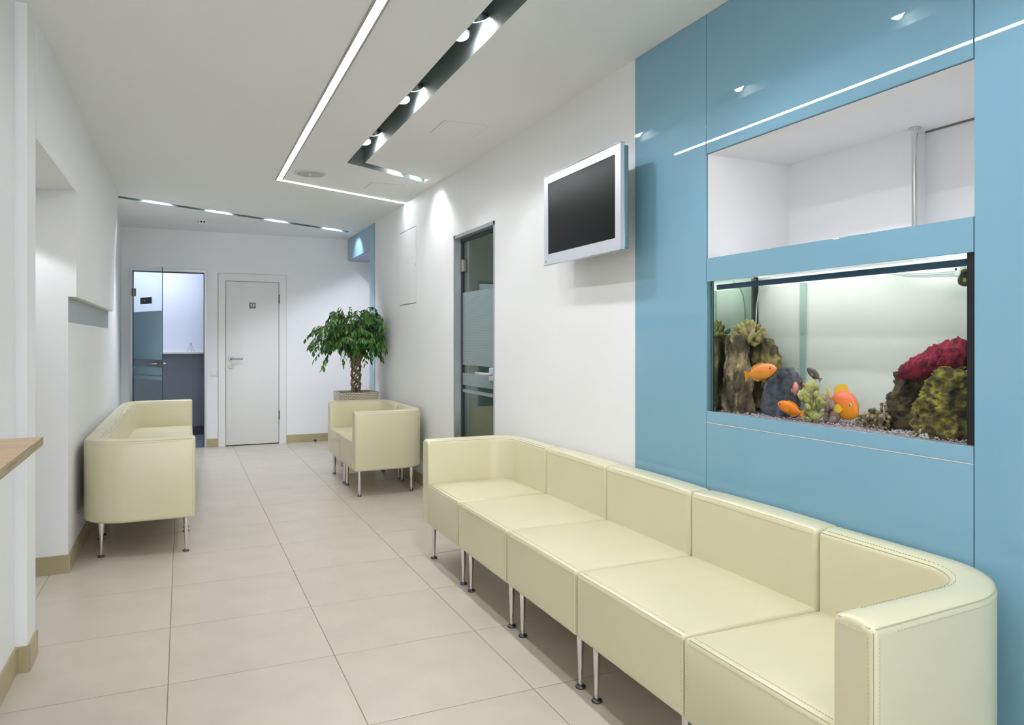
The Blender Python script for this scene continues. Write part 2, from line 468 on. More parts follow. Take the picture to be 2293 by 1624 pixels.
# baseboards: strips of grout carrying separate tiles
def baseboard(name, pts, z=0.1, th=0.009, side=1, pitch=0.6, first=0.0):
    """pts: plan polyline, tiles stand on its left (+1) or right (-1) side"""
    pts = [Vector((*p, 0)) for p in pts]
    g = MB(); segs = []
    for a, b in zip(pts, pts[1:]):
        d = (b - a).normalized(); n = Vector((-d.y, d.x, 0)) * side
        q = [a, b, b + n * (th * 0.72), a + n * (th * 0.72)]
        g.prism(ccw([(p.x, p.y) for p in q]), 0, z - 0.0015)
        segs.append((a, b, d, n))
    base = struct(g.build(name, GROUTL))
    for a, b, d, n in segs:
        L = (b - a).length; t = -first
        while t < L - 0.002:
            t0, t1 = max(0, t), min(L, t + pitch)
            if t1 - t0 > 0.01:
                p, q = a + d * (t0 + 0.0012), a + d * (t1 - 0.0012)
                poly = ccw([(w.x, w.y) for w in (p, q, q + n * th, p + n * th)])
                MB().prism(poly, 0.001, z).build('baseboard_tile', BASET, base)
            t += pitch
    return base
baseboard('baseboard_left', [(-0.605, 2.99), (-0.605, 3.325)], side=-1)
baseboard('baseboard_pilaster', [(-0.605, 3.335), (-0.556, 3.335)], side=-1)
baseboard('baseboard_pier', [(-0.565, 3.328), (-0.565, 3.505)], side=-1)
baseboard('baseboard_alcove', [(-1.6, 4.665), (-0.591, 4.665)], side=-1, first=0.19)
baseboard('baseboard_long', [(-0.60, 4.658), (-0.60, 6.95), (-0.69, YB)], side=-1)
baseboard('baseboard_back', [(0.212, YB), (0.345, YB)], side=-1)
baseboard('baseboard_back_2', [(1.135, YB), (2.5, YB)], side=-1)
baseboard('baseboard_right', [(XR, 5.40), (XR, FB0)], side=1)
baseboard('baseboard_right_2', [(XR, BLUE_Y), (XR, 4.50)], side=1)

# ------------------------------------------------------------------ ceiling lights
ll = empty('linear_light', (0.68, 2.0, CEIL))
tag(ll, 'long white glowing linear ceiling light bent into an angle', 'ceiling light')
MB().prism(ccw([(0.663, Y0 + 0.3), (0.697, Y0 + 0.3), (0.697, 6.150), (XR - 0.002, 6.716), (XR - 0.002, 6.748), (0.663, 6.165)]), CEIL - 0.003, CEIL - 0.0003).build('diffuser', STRIP, ll)
t = MB()
t.prism(ccw([(0.651, Y0 + 0.29), (0.662, Y0 + 0.29), (0.662, 6.166), (0.651, 6.166)]), CEIL - 0.005, CEIL - 0.0003)
t.build('trim', TRIMG, ll)
t = MB()
t.prism(ccw([(0.698, Y0 + 0.29), (0.709, Y0 + 0.29), (0.709, 6.145), (0.698, 6.149)]), CEIL - 0.005, CEIL - 0.0003)
t.build('trim', TRIMG, ll)
rl = empty('reception_fill_light', (-1.6, 0.3, CEIL))  # added panel out of view, gives soft light from behind left
tag(rl, 'unseen glowing ceiling panel added over the reception for soft fill light', 'ceiling light')
MB().box(-1.9, -1.3, -0.3, 0.9, CEIL - 0.004, CEIL - 0.0003).build('diffuser', emit('fill_panel_diffuser', (0.94, 0.975, 1.0), 11.0), rl)
MB().box(-1.93, -1.9, -0.33, 0.93, CEIL - 0.008, CEIL - 0.0003).box(-1.3, -1.27, -0.33, 0.93, CEIL - 0.008, CEIL - 0.0003) \
    .box(-1.9, -1.3, -0.33, -0.3, CEIL - 0.008, CEIL - 0.0003).box(-1.9, -1.3, 0.9, 0.93, CEIL - 0.008, CEIL - 0.0003).build('frame', TRIMG, rl)

def spotlight(pos, aim, label, group, lit=True, watts=SPOT_W, size=124, blend=0.35, top=0.15, col=(0.955, 0.97, 1.0), glow=LAMP):
    """small adjustable spot: ceiling socket, neck, ring housing, lens, with its own light"""
    pos = Vector(pos); aim = Vector(aim).normalized()
    root = empty('spotlight', pos); tag(root, label, 'spotlight', group)
    rot = Vector((0, 0, -1)).rotation_difference(aim).to_matrix()
    def tr(mb):
        mb.v = [pos + rot @ p for p in mb.v]; return mb
    tr(MB().lathe([(0.036, -0.004), (0.041, 0.0), (0.041, 0.024), (0.037, 0.026)], n=20)).build('housing', CHROME2, root, smooth=False)
    tr(MB().lathe([(0.012, 0.022), (0.017, 0.034), (0.012, 0.052), (0.008, 0.054)], n=14)).build('neck', WPLAST, root, smooth=True)
    tr(MB().lathe([(0.034, -0.0055), (0.034, -0.0035)], n=20)).build('lens', glow if lit else LENS, root)
    nk = pos + rot @ Vector((0, 0, 0.054))
    MB().tube([nk, nk + Vector((0, 0, 0.01)), Vector((nk.x, nk.y, CEIL + top))], 0.006, 8).build('stem', BLACK, root, smooth=True)
    if lit:
        L = bpy.data.lights.new('spot_beam', 'SPOT'); L.energy = watts; L.color = col
        L.spot_size = math.radians(size); L.spot_blend = blend; L.shadow_soft_size = 0.022
        lo = bpy.data.objects.new('spot_beam', L); COL.objects.link(lo); lo.parent = root
        lo.location = aim * 0.012
        lo.rotation_euler = Vector((0, 0, -1)).rotation_difference(aim).to_euler()
    return root
CHROME2 = mat('dark_chrome', (0.25, 0.26, 0.29), 0.15, metal=1.0)
LENS = mat('unlit_lens', (0.5, 0.5, 0.55), 0.1, metal=0.6)
names = ['third recessed spot from the corner of the dark ceiling slot', 'second recessed spot from the corner of the dark ceiling slot', 'recessed spot nearest the corner of the dark ceiling slot']
k = 0
for y in (0.2, 1.15, 2.1, 3.05, 4.0, 4.95):
    vis = y > 2.5
    lab = names[k] if vis else 'recessed spot of the dark slot, mirrored %s in the blue glass' % {0.2: 'rightmost', 1.15: 'centrally', 2.1: 'leftmost'}[y]
    if vis: k += 1
    spotlight((1.114, y, 2.640), (0.06, -0.34, -1), 'bright ' + lab, 'spots in the angled slot')
    spotlight((1.152, y - 0.125, 2.668), (0.5, 0.55, -1), 'dark-ringed ' + lab, 'spots in the angled slot', watts=SPOT_W * 0.55)
spotlight((1.50, 5.565, 2.665), (0.12, 0.10, -1), 'recessed spot in the short diagonal arm of the near slot', 'spots in the angled slot', watts=SPOT_W * 0.7, blend=0.5)
spotlight((1.70, 5.69, 2.66), (0.30, 0.05, -1), 'recessed spot at the wall end of the short slot arm', 'spots in the angled slot', watts=SPOT_W * 0.22, size=128, blend=0.9)
LAMPF = emit('lamp_face_cool', (0.93, 0.96, 1.0), 60.0)
for i, (x, nm) in enumerate(((-0.25, 'first'), (0.31, 'second'), (0.91, 'third'), (1.58, 'fourth'))):
    y = 7.418 + (x + 0.60) * 0.5488 + 0.055
    spotlight((x, y, 2.665), (-0.03, 0.16, -1), nm + ' spot from the left wall in the far ceiling slot', 'spots in the far slot', watts=FAR_W, size=142,
              blend=0.25, top=0.12, col=(0.86, 0.91, 1.0), glow=LAMPF)

# downlight in the alcove
dn = empty('downlight', (-0.95, 4.28, 2.105)); tag(dn, 'round recessed downlight in the soffit of the left alcove', 'downlight')
MB().lathe([(0.036, -0.0002), (0.036, -0.006), (0.048, -0.006), (0.050, -0.0002)], c=(-0.95, 4.28, 2.105), n=28).build('ring', CHROME2, dn)
MB().lathe([(0.035, -0.004), (0.035, -0.0004)], c=(-0.95, 4.28, 2.105), n=24).build('lens', LAMP, dn)
L = bpy.data.lights.new('down_beam', 'SPOT'); L.energy = 15.0; L.color = (0.96, 0.97, 1.0); L.spot_size = math.radians(112); L.spot_blend = 0.2; L.shadow_soft_size = 0.03
lo = bpy.data.objects.new('down_beam', L); COL.objects.link(lo); lo.parent = dn; lo.location = (0, 0, -0.012)

# ceiling speaker, smoke detector, access hatches
sp = empty('ceiling_speaker', (0.878, 5.84, CEIL)); tag(sp, 'round flush ceiling speaker beside the corner of the linear light', 'speaker')
MB().lathe([(0.098, 0.0), (0.100, -0.005), (0.115, -0.005), (0.118, 0.0)], c=(0.878, 5.84, CEIL), n=40).build('rim', mat('speaker_rim', (0.62, 0.63, 0.62), 0.5), sp, smooth=True)
MB().lathe([(0.001, -0.0065), (0.06, -0.006), (0.099, -0.004), (0.099, 0.0)], c=(0.878, 5.84, CEIL), n=40).build('grille', mat('speaker_grille', (0.42, 0.45, 0.45), 0.6), sp, smooth=True)
MB().lathe([(0.001, -0.011), (0.010, -0.010), (0.013, -0.005)], c=(0.878, 5.84, CEIL), n=20).build('badge', mat('speaker_badge', (0.75, 0.76, 0.76), 0.4), sp, smooth=True)
sd = empty('smoke_detector', (0.15, 8.56, CEIL)); tag(sd, 'round white smoke detector on the ceiling before the back wall', 'smoke detector')
MB().lathe([(0.055, 0.0), (0.055, -0.012), (0.050, -0.016)], c=(0.15, 8.56, CEIL), n=28).build('base', WPLAST, sd, smooth=False)
MB().lathe([(0.040, -0.016), (0.040, -0.034)], c=(0.15, 8.56, CEIL), n=24).build('sensing_chamber', BLACK, sd)
for j in range(8):
    a = 2 * PI * j / 8 + 0.1
    c = Vector((0.15 + 0.042 * math.cos(a), 8.56 + 0.042 * math.sin(a), CEIL))
    MB().box(c.x - 0.006, c.x + 0.006, c.y - 0.006, c.y + 0.006, CEIL - 0.034, CEIL - 0.016).build('rib', WPLAST, sd)
MB().lathe([(0.048, -0.034), (0.047, -0.040), (0.036, -0.046)], c=(0.15, 8.56, CEIL), n=28).build('cap', WPLAST, sd, smooth=False)

def hatch_ceiling(x0, x1, y0, y1, label):
    r = empty('access_panel', ((x0 + x1) / 2, (y0 + y1) / 2, CEIL)); tag(r, label, 'access panel')
    MB().box(x0, x1, y0, y1, CEIL - 0.0006, CEIL + 0.01).build('frame_gap', GAPM, r)
    MB().box(x0 + 0.0022, x1 - 0.0022, y0 + 0.0006, y1 - 0.0006, CEIL - 0.0016, CEIL + 0.005).build('panel', CEILM, r)
hatch_ceiling(1.39, 1.677, 4.10, 4.38, 'square flush hatch in the ceiling beside the dark slot')
hatch_ceiling(1.385, 1.675, 5.95, 6.24, 'square flush hatch in the ceiling between slot arm and linear light')
r = empty('access_panel', (XR, 6.67, 1.62)); tag(r, 'flush white hatch high in the right wall past the glass door', 'access panel')
MB().box(XR - 0.0006, XR + 0.01, 6.39, 6.955, 1.62, 2.326).build('frame_gap', GAPM, r)
MB().box(XR - 0.0018, XR + 0.005, 6.3905, 6.9545, 1.628, 2.3195).build('panel', WHITE, r)
MB().box(XR - 0.004, XR, 6.42, 6.428, 1.955, 1.985).build('latch', GREYP, r)

# ------------------------------------------------------------------ doors
# toilet door
d1 = struct(empty('door_1', (0.735, YB, 0)), 'white toilet door with lever handle and pictogram')
fr = MB()
fr.box(0.345, 0.425, YB - 0.012, YB + 0.10, 0, 2.093).box(1.046, 1.13, YB - 0.012, YB + 0.10, 0, 2.093).box(0.425, 1.046, YB - 0.012, YB + 0.10, 2.005, 2.093)
fr.build('door_frame', DOORW, d1)
MB().box(0.338, 0.345, YB - 0.003, YB, 0, 2.098).box(1.13, 1.134, YB - 0.003, YB, 0, 2.098).box(0.338, 1.134, YB - 0.003, YB, 2.093, 2.098).build('frame_gap', mat('caulk', (0.5, 0.5, 0.48), 0.8), d1)
MB().box(0.425, 1.046, YB + 0.03, YB + 0.06, 0, 2.005).build('rebate', GAPM, d1)
leaf = MB().rbox(0.430, 1.041, YB - 0.010, YB + 0.028, 0.012, 2.000, 0.002, k=1, nin=1).build('door_leaf', DOORW, d1)
smooth_by_angle(leaf, 30)
h = MB().lathe([(0.026, 0.0), (0.026, 0.008), (0.024, 0.010)], c=(0.482, YB - 0.010, 1.058), axis='y', n=24)
h.tube([(0.482, YB - 0.018, 1.058), (0.482, YB - 0.055, 1.058), (0.490, YB - 0.062, 1.058), (0.618, YB - 0.062, 1.057)], 0.010, 12)
smooth_by_angle(h.build('handle', STEEL, leaf, origin=leaf.parent.location), 40)
h = MB().lathe([(0.025, 0.0), (0.025, 0.008), (0.023, 0.010)], c=(0.482, YB - 0.010, 0.964), axis='y', n=24)
h.lathe([(0.012, 0.010), (0.011, 0.016)], c=(0.482, YB - 0.010, 0.964), axis='y', n=16)
smooth_by_angle(h.build('lock', STEEL, leaf, origin=leaf.parent.location), 40)
for z in (1.74, 0.30):
    MB().tube([(1.046, YB - 0.016, z), (1.046, YB - 0.016, z + 0.055)], 0.009, 10).tube([(1.046, YB - 0.016, z + 0.058), (1.046, YB - 0.016, z + 0.11)], 0.009, 10).build('hinge', STEEL, d1, smooth=False)
sg = MB().box(0.695, 0.768, YB - 0.015, YB - 0.010, 1.675, 1.746).build('toilet_sign', mat('sign_blue_grey', (0.045, 0.075, 0.10), 0.35), leaf, origin=leaf.parent.location)
pk = MB(); yf0, yf1 = YB - 0.0162, YB - 0.015
for cx, man in ((0.716, True), (0.748, False)):
    pk.lathe([(0.0052, 0.0), (0.0052, 0.0012)], c=(cx, YB - 0.015, 1.7335), axis='y', n=12)
    if man:
        pk.box(cx - 0.008, cx + 0.008, yf0, yf1, 1.712, 1.7265).box(cx - 0.0045, cx + 0.0045, yf0, yf1, 1.686, 1.712)
    else:
        pk.add([(cx - 0.005, yf0, 1.7265), (cx + 0.005, yf0, 1.7265), (cx + 0.0095, yf0, 1.705), (cx - 0.0095, yf0, 1.705)], [(0, 3, 2, 1)])
        pk.box(cx - 0.004, cx + 0.004, yf0, yf1, 1.686, 1.706)
pk.box(0.7312, 0.7328, yf0, yf1, 1.684, 1.738)
pk.build('pictogram', mat('sign_white', (0.75, 0.78, 0.8), 0.5), leaf, origin=leaf.parent.location)

# light switch and door stop
sw = empty('light_switch', (0.295, YB, 0.85)); tag(sw, 'square white light switch between the two back doors', 'light switch')
smooth_by_angle(MB().rbox(0.255, 0.335, YB - 0.010, YB, 0.851, 0.935, 0.003, nin=1).build('plate', WPLAST, sw), 30)
smooth_by_angle(MB().rbox(0.270, 0.320, YB - 0.014, YB - 0.008, 0.866, 0.920, 0.002, nin=1).build('rocker', WPLAST, sw), 30)
ds = empty('door_stop', (1.471, 9.364, 0)); tag(ds, 'small steel and rubber door stop on the floor by the back wall', 'door stop')
MB().lathe([(0.014, 0.0), (0.014, 0.006), (0.010, 0.008), (0.010, 0.020)], c=(1.471, 9.364, 0), n=16).build('post', STEEL, ds)
MB().lathe([(0.018, 0.019), (0.018, 0.034), (0.015, 0.036)], c=(1.471, 9.364, 0), n=16).build('rubber_cap', BLACK, ds)

# glass door standing open in the back wall
GL = glass('clear_glass', (0.93, 0.965, 0.965), 0.9, 0.03)
GEDGE = mat('glass_edge', (0.02, 0.07, 0.08), 0.2, coat=0.5)
FROSTB = frost('frosted_film_blue', (0.42, 0.58, 0.64), 0.82)
d2 = struct(empty('door_2', (-0.57, YB, 0)), 'glass door standing open in an aluminium frame')
fr = MB()
for (a, b) in ((-0.602, -0.576), (0.190, 0.212)): fr.box(a, b, YB - 0.014, YB + 0.13, 0, 2.120)
fr.box(-0.576, 0.190, YB - 0.014, YB + 0.13, 2.092, 2.120)
fr.build('door_frame', ALU, d2)
dk = MB()
dk.box(-0.576, -0.566, YB + 0.02, YB + 0.06, 0, 2.092).box(0.180, 0.190, YB + 0.02, YB + 0.06, 0, 2.092).box(-0.566, 0.180, YB + 0.02, YB + 0.06, 2.080, 2.092)
dk.build('door_seal', BLACK, d2)
HX, HY_ = -0.572, YB - 0.01
ang = math.atan2(8.80 - HY_, -0.245 - HX)
LEN = math.hypot(8.80 - HY_, -0.245 - HX)
u = Vector((math.cos(ang), math.sin(ang), 0)); nrm = Vector((u.y, -u.x, 0))   # nrm points to -x side (away from the opening)
if nrm.x > 0: nrm = -nrm
def leafbox(mb, s0, s1, z0, z1, n0, n1):
    b = Vector((HX, HY_, 0))
    q = [b + u * s0 + nrm * n0, b + u * s1 + nrm * n0, b + u * s1 + nrm * n1, b + u * s0 + nrm * n1]
    return mb.prism(ccw([(p.x, p.y) for p in q]), z0, z1)
gl = leafbox(MB(), 0.012, LEN - 0.003, 0.012, 2.084, -0.004, 0.004).build('glass_leaf', GL, d2)
leafbox(MB(), LEN - 0.003, LEN, 0.012, 2.084, -0.004, 0.004).build('glass_edge', GEDGE, gl, origin=d2.location)
for z0, z1 in ((1.071, 1.607), (0.902, 0.986), (0.848, 0.886)):
    leafbox(MB(), 0.03, LEN - 0.004, z0, z1, 0.0042, 0.0055).build('frosted_band', FROSTB, gl, origin=d2.location)
for z in (1.79, 0.28):
    hb = leafbox(MB(), -0.004, 0.052, z, z + 0.092, -0.014, -0.004); leafbox(hb, 0.0, 0.052, z, z + 0.092, 0.004, 0.014)
    hb.build('hinge', STEEL, d2)
lk = leafbox(MB(), LEN - 0.165, LEN - 0.012, 0.985, 1.066, -0.016, -0.004); leafbox(lk, LEN - 0.165, LEN - 0.012, 0.985, 1.066, 0.004, 0.016)
lk.build('lock_case', STEEL, gl, origin=d2.location)
b = Vector((HX, HY_, 0))
hp = b + u * (LEN - 0.05) + Vector((0, 0, 1.028))
for sgn in (-1, 1):
    MB().tube([hp + nrm * (sgn * 0.014), hp + nrm * (sgn * 0.055), hp + nrm * (sgn * 0.06) - u * 0.02, hp + nrm * (sgn * 0.06) - u * 0.14], 0.009, 10).build('handle', CHROME, gl, smooth=True, origin=d2.location)
sgn_ = leafbox(MB(), 0.22, 0.44, 1.692, 1.765, 0.0045, 0.012)
leafbox(sgn_, 0.44, 0.485, 1.692, 1.765, 0.0045, 0.018)
sgn_.build('room_sign', mat('dark_slate_sign', (0.035, 0.055, 0.07), 0.4), gl, origin=d2.location)
mk = MB()
for q in range(3): leafbox(mk, 0.306 + q * 0.013, 0.316 + q * 0.013, 1.722, 1.735, 0.0119, 0.0126)
mk.build('sign_print', mat('sign_print', (0.45, 0.5, 0.52), 0.5), gl, origin=d2.location)

# little room behind the glass door
rm = struct(MB().box(-1.5, 0.75, 11.0, 11.1, 0, 2.585).box(-1.5, -1.4, YB + 0.12, 11.0, 0, 2.585).box(0.65, 0.75, YB + 0.12, 11.0, 0, 2.585)
            .box(-1.5, 0.75, YB + 0.12, 11.1, 2.585, 2.62).build('wall_side_room', mat('cool_white_paint', (0.74, 0.77, 0.84), 0.6)))
struct(box('floor_side_room', mat('grey_blue_floor', (0.20, 0.22, 0.26), 0.35), -1.5, 0.75, YB + 0.0, 11.1, -0.08, 0.0005))
LGREY = mat('slate_grey_front', (0.26, 0.275, 0.30), 0.55)
lw = struct(box('wall_side_room_dado', LGREY, -1.4, 0.65, 10.80, 11.0, 0.0, 1.10))
struct(box('baseboard_side_room', mat('dark_baseboard', (0.06, 0.06, 0.065), 0.5), -1.4, 0.65, 10.788, 10.80, 0.0, 0.115))
sl = empty('window_sill_shelf', (-0.3, 10.85, 1.10)); tag(sl, 'white shelf across the grey dado seen through the open glass door', 'shelf')
smooth_by_angle(MB().rbox(-1.4, 0.64, 10.70, 11.0, 1.10, 1.13, 0.006, nin=1).build('board', WPLAST, sl), 30)
MB().box(-1.4, 0.64, 10.97, 11.0, 1.13, 1.165).build('upstand', WPLAST, sl)
st = empty('wire_stand', (0.05, 10.86, 1.13)); tag(st, 'thin wire display stand on the shelf behind the glass door', 'stand')
MB().tube([(0.00, 10.84, 1.131), (0.045, 10.86, 1.25), (0.09, 10.84, 1.131)], 0.003, 6).tube([(0.045, 10.86, 1.25), (0.05, 10.93, 1.131)], 0.003, 6).build('wire', CHROME2, st, smooth=True)
cab = empty('door_jamb_post', (0.25, 10.2, 0)); tag(cab, 'blue grey tall locker just inside the glass door opening', 'cabinet')
MB().box(0.215, 0.64, 9.95, 10.70, 0, 2.3).build('body', mat('blue_grey_laminate', (0.16, 0.21, 0.32), 0.5), cab)
MB().box(0.210, 0.215, 9.97, 10.68, 0.05, 2.28).build('cabinet_door', mat('blue_grey_laminate_2', (0.18, 0.235, 0.35), 0.5), cab)
rl2 = empty('side_room_light', (-0.4, 10.3, 2.585)); tag(rl2, 'cool white ceiling panel lighting the small room behind the glass door', 'ceiling light')
MB().box(-0.7, -0.1, 10.0, 10.6, 2.575, 2.584).build('diffuser', emit('cool_panel', (0.80, 0.87, 1.0), 15.0), rl2)

# glass door in the right wall
d3 = struct(empty('door_3', (XR, 5.0, 0)), 'frameless glass door with frosted bands in the right wall')
DARKG = glass('grey_green_glass', (0.66, 0.74, 0.67), 2.0, 0.11)
FROSTW = frost('frosted_film_white', (0.62, 0.72, 0.76), 0.42, 0.05)
fr = MB()
fr.box(XR - 0.006, XR + 0.10, DR1 - 0.028, DR1, 0, DRZ).box(XR - 0.006, XR + 0.10, DR0, DR0 + 0.012, 0, DRZ).box(XR - 0.006, XR + 0.10, DR0, DR1, DRZ - 0.026, DRZ)
fr.build('door_frame', ALU, d3)
sl_ = MB(); sl_.box(XR + 0.045, XR + 0.075, DR1 - 0.045, DR1 - 0.028, 0, DRZ - 0.026).box(XR + 0.045, XR + 0.075, DR0, DR1 - 0.028, DRZ - 0.05, DRZ - 0.026)
sl_.build('door_seal', mat('dark_seal', (0.03, 0.04, 0.045), 0.5), d3)
gp = box('glass_leaf', DARKG, XR + 0.056, XR + 0.064, DR0 + 0.016, DR1 - 0.036, 0.01, DRZ - 0.034, d3)
for z0, z1 in ((1.094, 1.650), (0.939, 1.032), (0.882, 0.907)):
    box('frosted_band', FROSTW, XR + 0.0535, XR + 0.055, DR0 + 0.016, DR1 - 0.04, z0, z1, gp, origin=d3.location)
for z in (1.81, 0.30):
    MB().rbox(XR + 0.035, XR + 0.085, DR1 - 0.085, DR1 - 0.012, z, z + 0.098, 0.008, nin=1).build('hinge', STEEL, d3)
hz = MB().rbox(XR + 0.04, XR + 0.08, DR0 + 0.03, DR0 + 0.21, 0.995, 1.09, 0.012, nin=1)
smooth_by_angle(hz.build('lock_case', SILV, gp, origin=d3.location), 40)
MB().tube([(XR + 0.04, DR0 + 0.14, 1.045), (XR + 0.0, DR0 + 0.14, 1.045), (XR - 0.006, DR0 + 0.16, 1.045), (XR - 0.006, DR0 + 0.335, 1.045)], 0.011, 12).build('handle', SILV, gp, smooth=True, origin=d3.location)
# dim room behind it
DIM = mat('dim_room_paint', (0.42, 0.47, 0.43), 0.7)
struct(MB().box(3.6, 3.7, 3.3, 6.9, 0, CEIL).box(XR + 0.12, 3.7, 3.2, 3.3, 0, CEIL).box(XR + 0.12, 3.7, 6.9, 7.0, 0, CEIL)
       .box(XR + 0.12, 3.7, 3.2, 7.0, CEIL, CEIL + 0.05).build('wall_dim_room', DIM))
dl = empty('dim_room_fill_light', (2.9, 5.0, CEIL)); tag(dl, 'weak unseen ceiling panel added to brighten the room behind the right glass door', 'ceiling light')
MB().box(2.7, 3.1, 4.6, 5.4, CEIL - 0.02, CEIL - 0.003).build('diffuser', emit('dim_fill_panel', (0.9, 1.0, 0.92), 9.0), dl)  # added glow, lightens what shows through the grey green glass
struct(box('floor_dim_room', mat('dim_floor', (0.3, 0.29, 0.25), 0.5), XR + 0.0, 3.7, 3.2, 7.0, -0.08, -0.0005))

# ------------------------------------------------------------------ sofa modules
D, W = 0.61, 0.616
ZB, ZS, ZT = 0.215, 0.450, 0.695
TBK = 0.108
def stitches(mb, path, step=0.0085, ln=0.005, w=0.0011, up=None):
    """row of short stitch bars lying along a polyline"""
    for a, b in zip(path, path[1:]):
        a, b = Vector(a), Vector(b); L = (b - a).length; d = (b - a).normalized()
        n = max(1, int(L / step))
        for i in range(n):
            p = a + d * (L * (i + 0.5) / n)
            s = d.cross(Vector((0, 0, 1)))
            if s.length < 0.1: s = Vector((0, 1, 0))
            s = s.normalized(); t = s.cross(d)
            e = d * (ln / 2)
            vs = []
            for k, sg in ((e, -1), (e, 1)):
                for q in ((s * w), (t * w), (-s * w), (-t * w)): vs.append(p + e * sg + q)
            mb.add(vs, [(0, 1, 5, 4), (1, 2, 6, 5), (2, 3, 7, 6), (3, 0, 4, 7), (3, 2, 1, 0), (4, 5, 6, 7)])
    return mb

def leg_shape(x, y, tapered):
    if tapered: pr = [(0.0075, 0.010), (0.0080, 0.02), (0.0145, 0.20), (0.0150, ZB + 0.004)]
    else: pr = [(0.0125, 0.022), (0.0130, 0.03), (0.0135, ZB + 0.004)]
    leg = MB().lathe(pr, c=(x, y, 0), n=16)
    ft = MB().lathe([(0.017, 0.0), (0.0195, 0.003), (0.0195, 0.007), (0.015, 0.011), (0.008, 0.013)], c=(x, y, 0), n=20) if tapered \
        else MB().lathe([(0.015, 0.0), (0.0175, 0.004), (0.0175, 0.012), (0.013, 0.016), (0.013, 0.024)], c=(x, y, 0), n=20)
    return leg, ft
def add_legs(root, spots, tapered):
    for x, y in spots:
        leg, ft = leg_shape(x, y, tapered)
        lo = leg.build('leg', CHROME, root, smooth=False); smooth_by_angle(lo, 50)
        fo = ft.build('foot_glide', FOOT if tapered else CHROME2, lo); smooth_by_angle(fo, 50)

def straight_module(tapered=True):
    root = empty('sofa_module')
    hx, hy = D / 2, W / 2
    se = MB().rbox(-hx, hx - TBK + 0.012, -hy, hy, ZB, ZS, 0.014, k=3, crown=0.009, nin=8).build('seat', LEATHER, root, smooth=True)
    bk = MB().rbox(hx - TBK, hx, -hy, hy, ZB, ZT, 0.017, k=4, crown=0.010, nin=8).build('backrest', LEATHER, root, smooth=True)
    r = 0.014; i = r * 0.2
    xf, zt = -hx, ZS
    sm = MB().tube([(xf + 0.004, -hy + 0.016, zt - 0.004), (xf + 0.004, 0, zt - 0.0035), (xf + 0.004, hy - 0.016, zt - 0.004)], 0.0014, 6)
    for s in (-1, 1):
        sm.tube([(xf + 0.004, s * (hy - 0.004), ZB + 0.012), (xf + 0.004, s * (hy - 0.004), zt - 0.014)], 0.0013, 6)
    stitches(sm, [(xf + 0.018, -hy + 0.02, zt + 0.0016), (xf + 0.018, -hy * 0.4, zt + 0.0030), (xf + 0.018, hy * 0.4, zt + 0.0030), (xf + 0.018, hy - 0.02, zt + 0.0016)])
    stitches(sm, [(xf - 0.0002, -hy + 0.012, ZB + 0.02), (xf - 0.0002, -hy + 0.012, zt - 0.02)])
    stitches(sm, [(xf - 0.0002, -hy + 0.018, zt - 0.016), (xf - 0.0002, hy - 0.018, zt - 0.016)])
    sm.build('seam', SEAM, se)
    xb, zb = hx - TBK, ZT
    s2 = MB().tube([(xb + 0.005, -hy + 0.016, zb - 0.005), (xb + 0.005, -hy * 0.5, zb - 0.002), (xb + 0.005, hy * 0.5, zb - 0.002), (xb + 0.005, hy - 0.016, zb - 0.005)], 0.0013, 6)
    stitches(s2, [(xb - 0.0002, -hy + 0.018, zb - 0.018), (xb - 0.0002, hy - 0.018, zb - 0.018)])
    stitches(s2, [(xb + 0.02, -hy + 0.02, zb + 0.0022), (xb + 0.02, -hy * 0.4, zb + 0.0066), (xb + 0.02, hy * 0.4, zb + 0.0066), (xb + 0.02, hy - 0.02, zb + 0.0022)])
    s2.build('seam', SEAM, bk)
    add_legs(root, [(-hx + 0.052, -hy + 0.055), (-hx + 0.052, hy - 0.055), (hx - 0.06, -hy + 0.055), (hx - 0.06, hy - 0.055)], tapered)
    return root

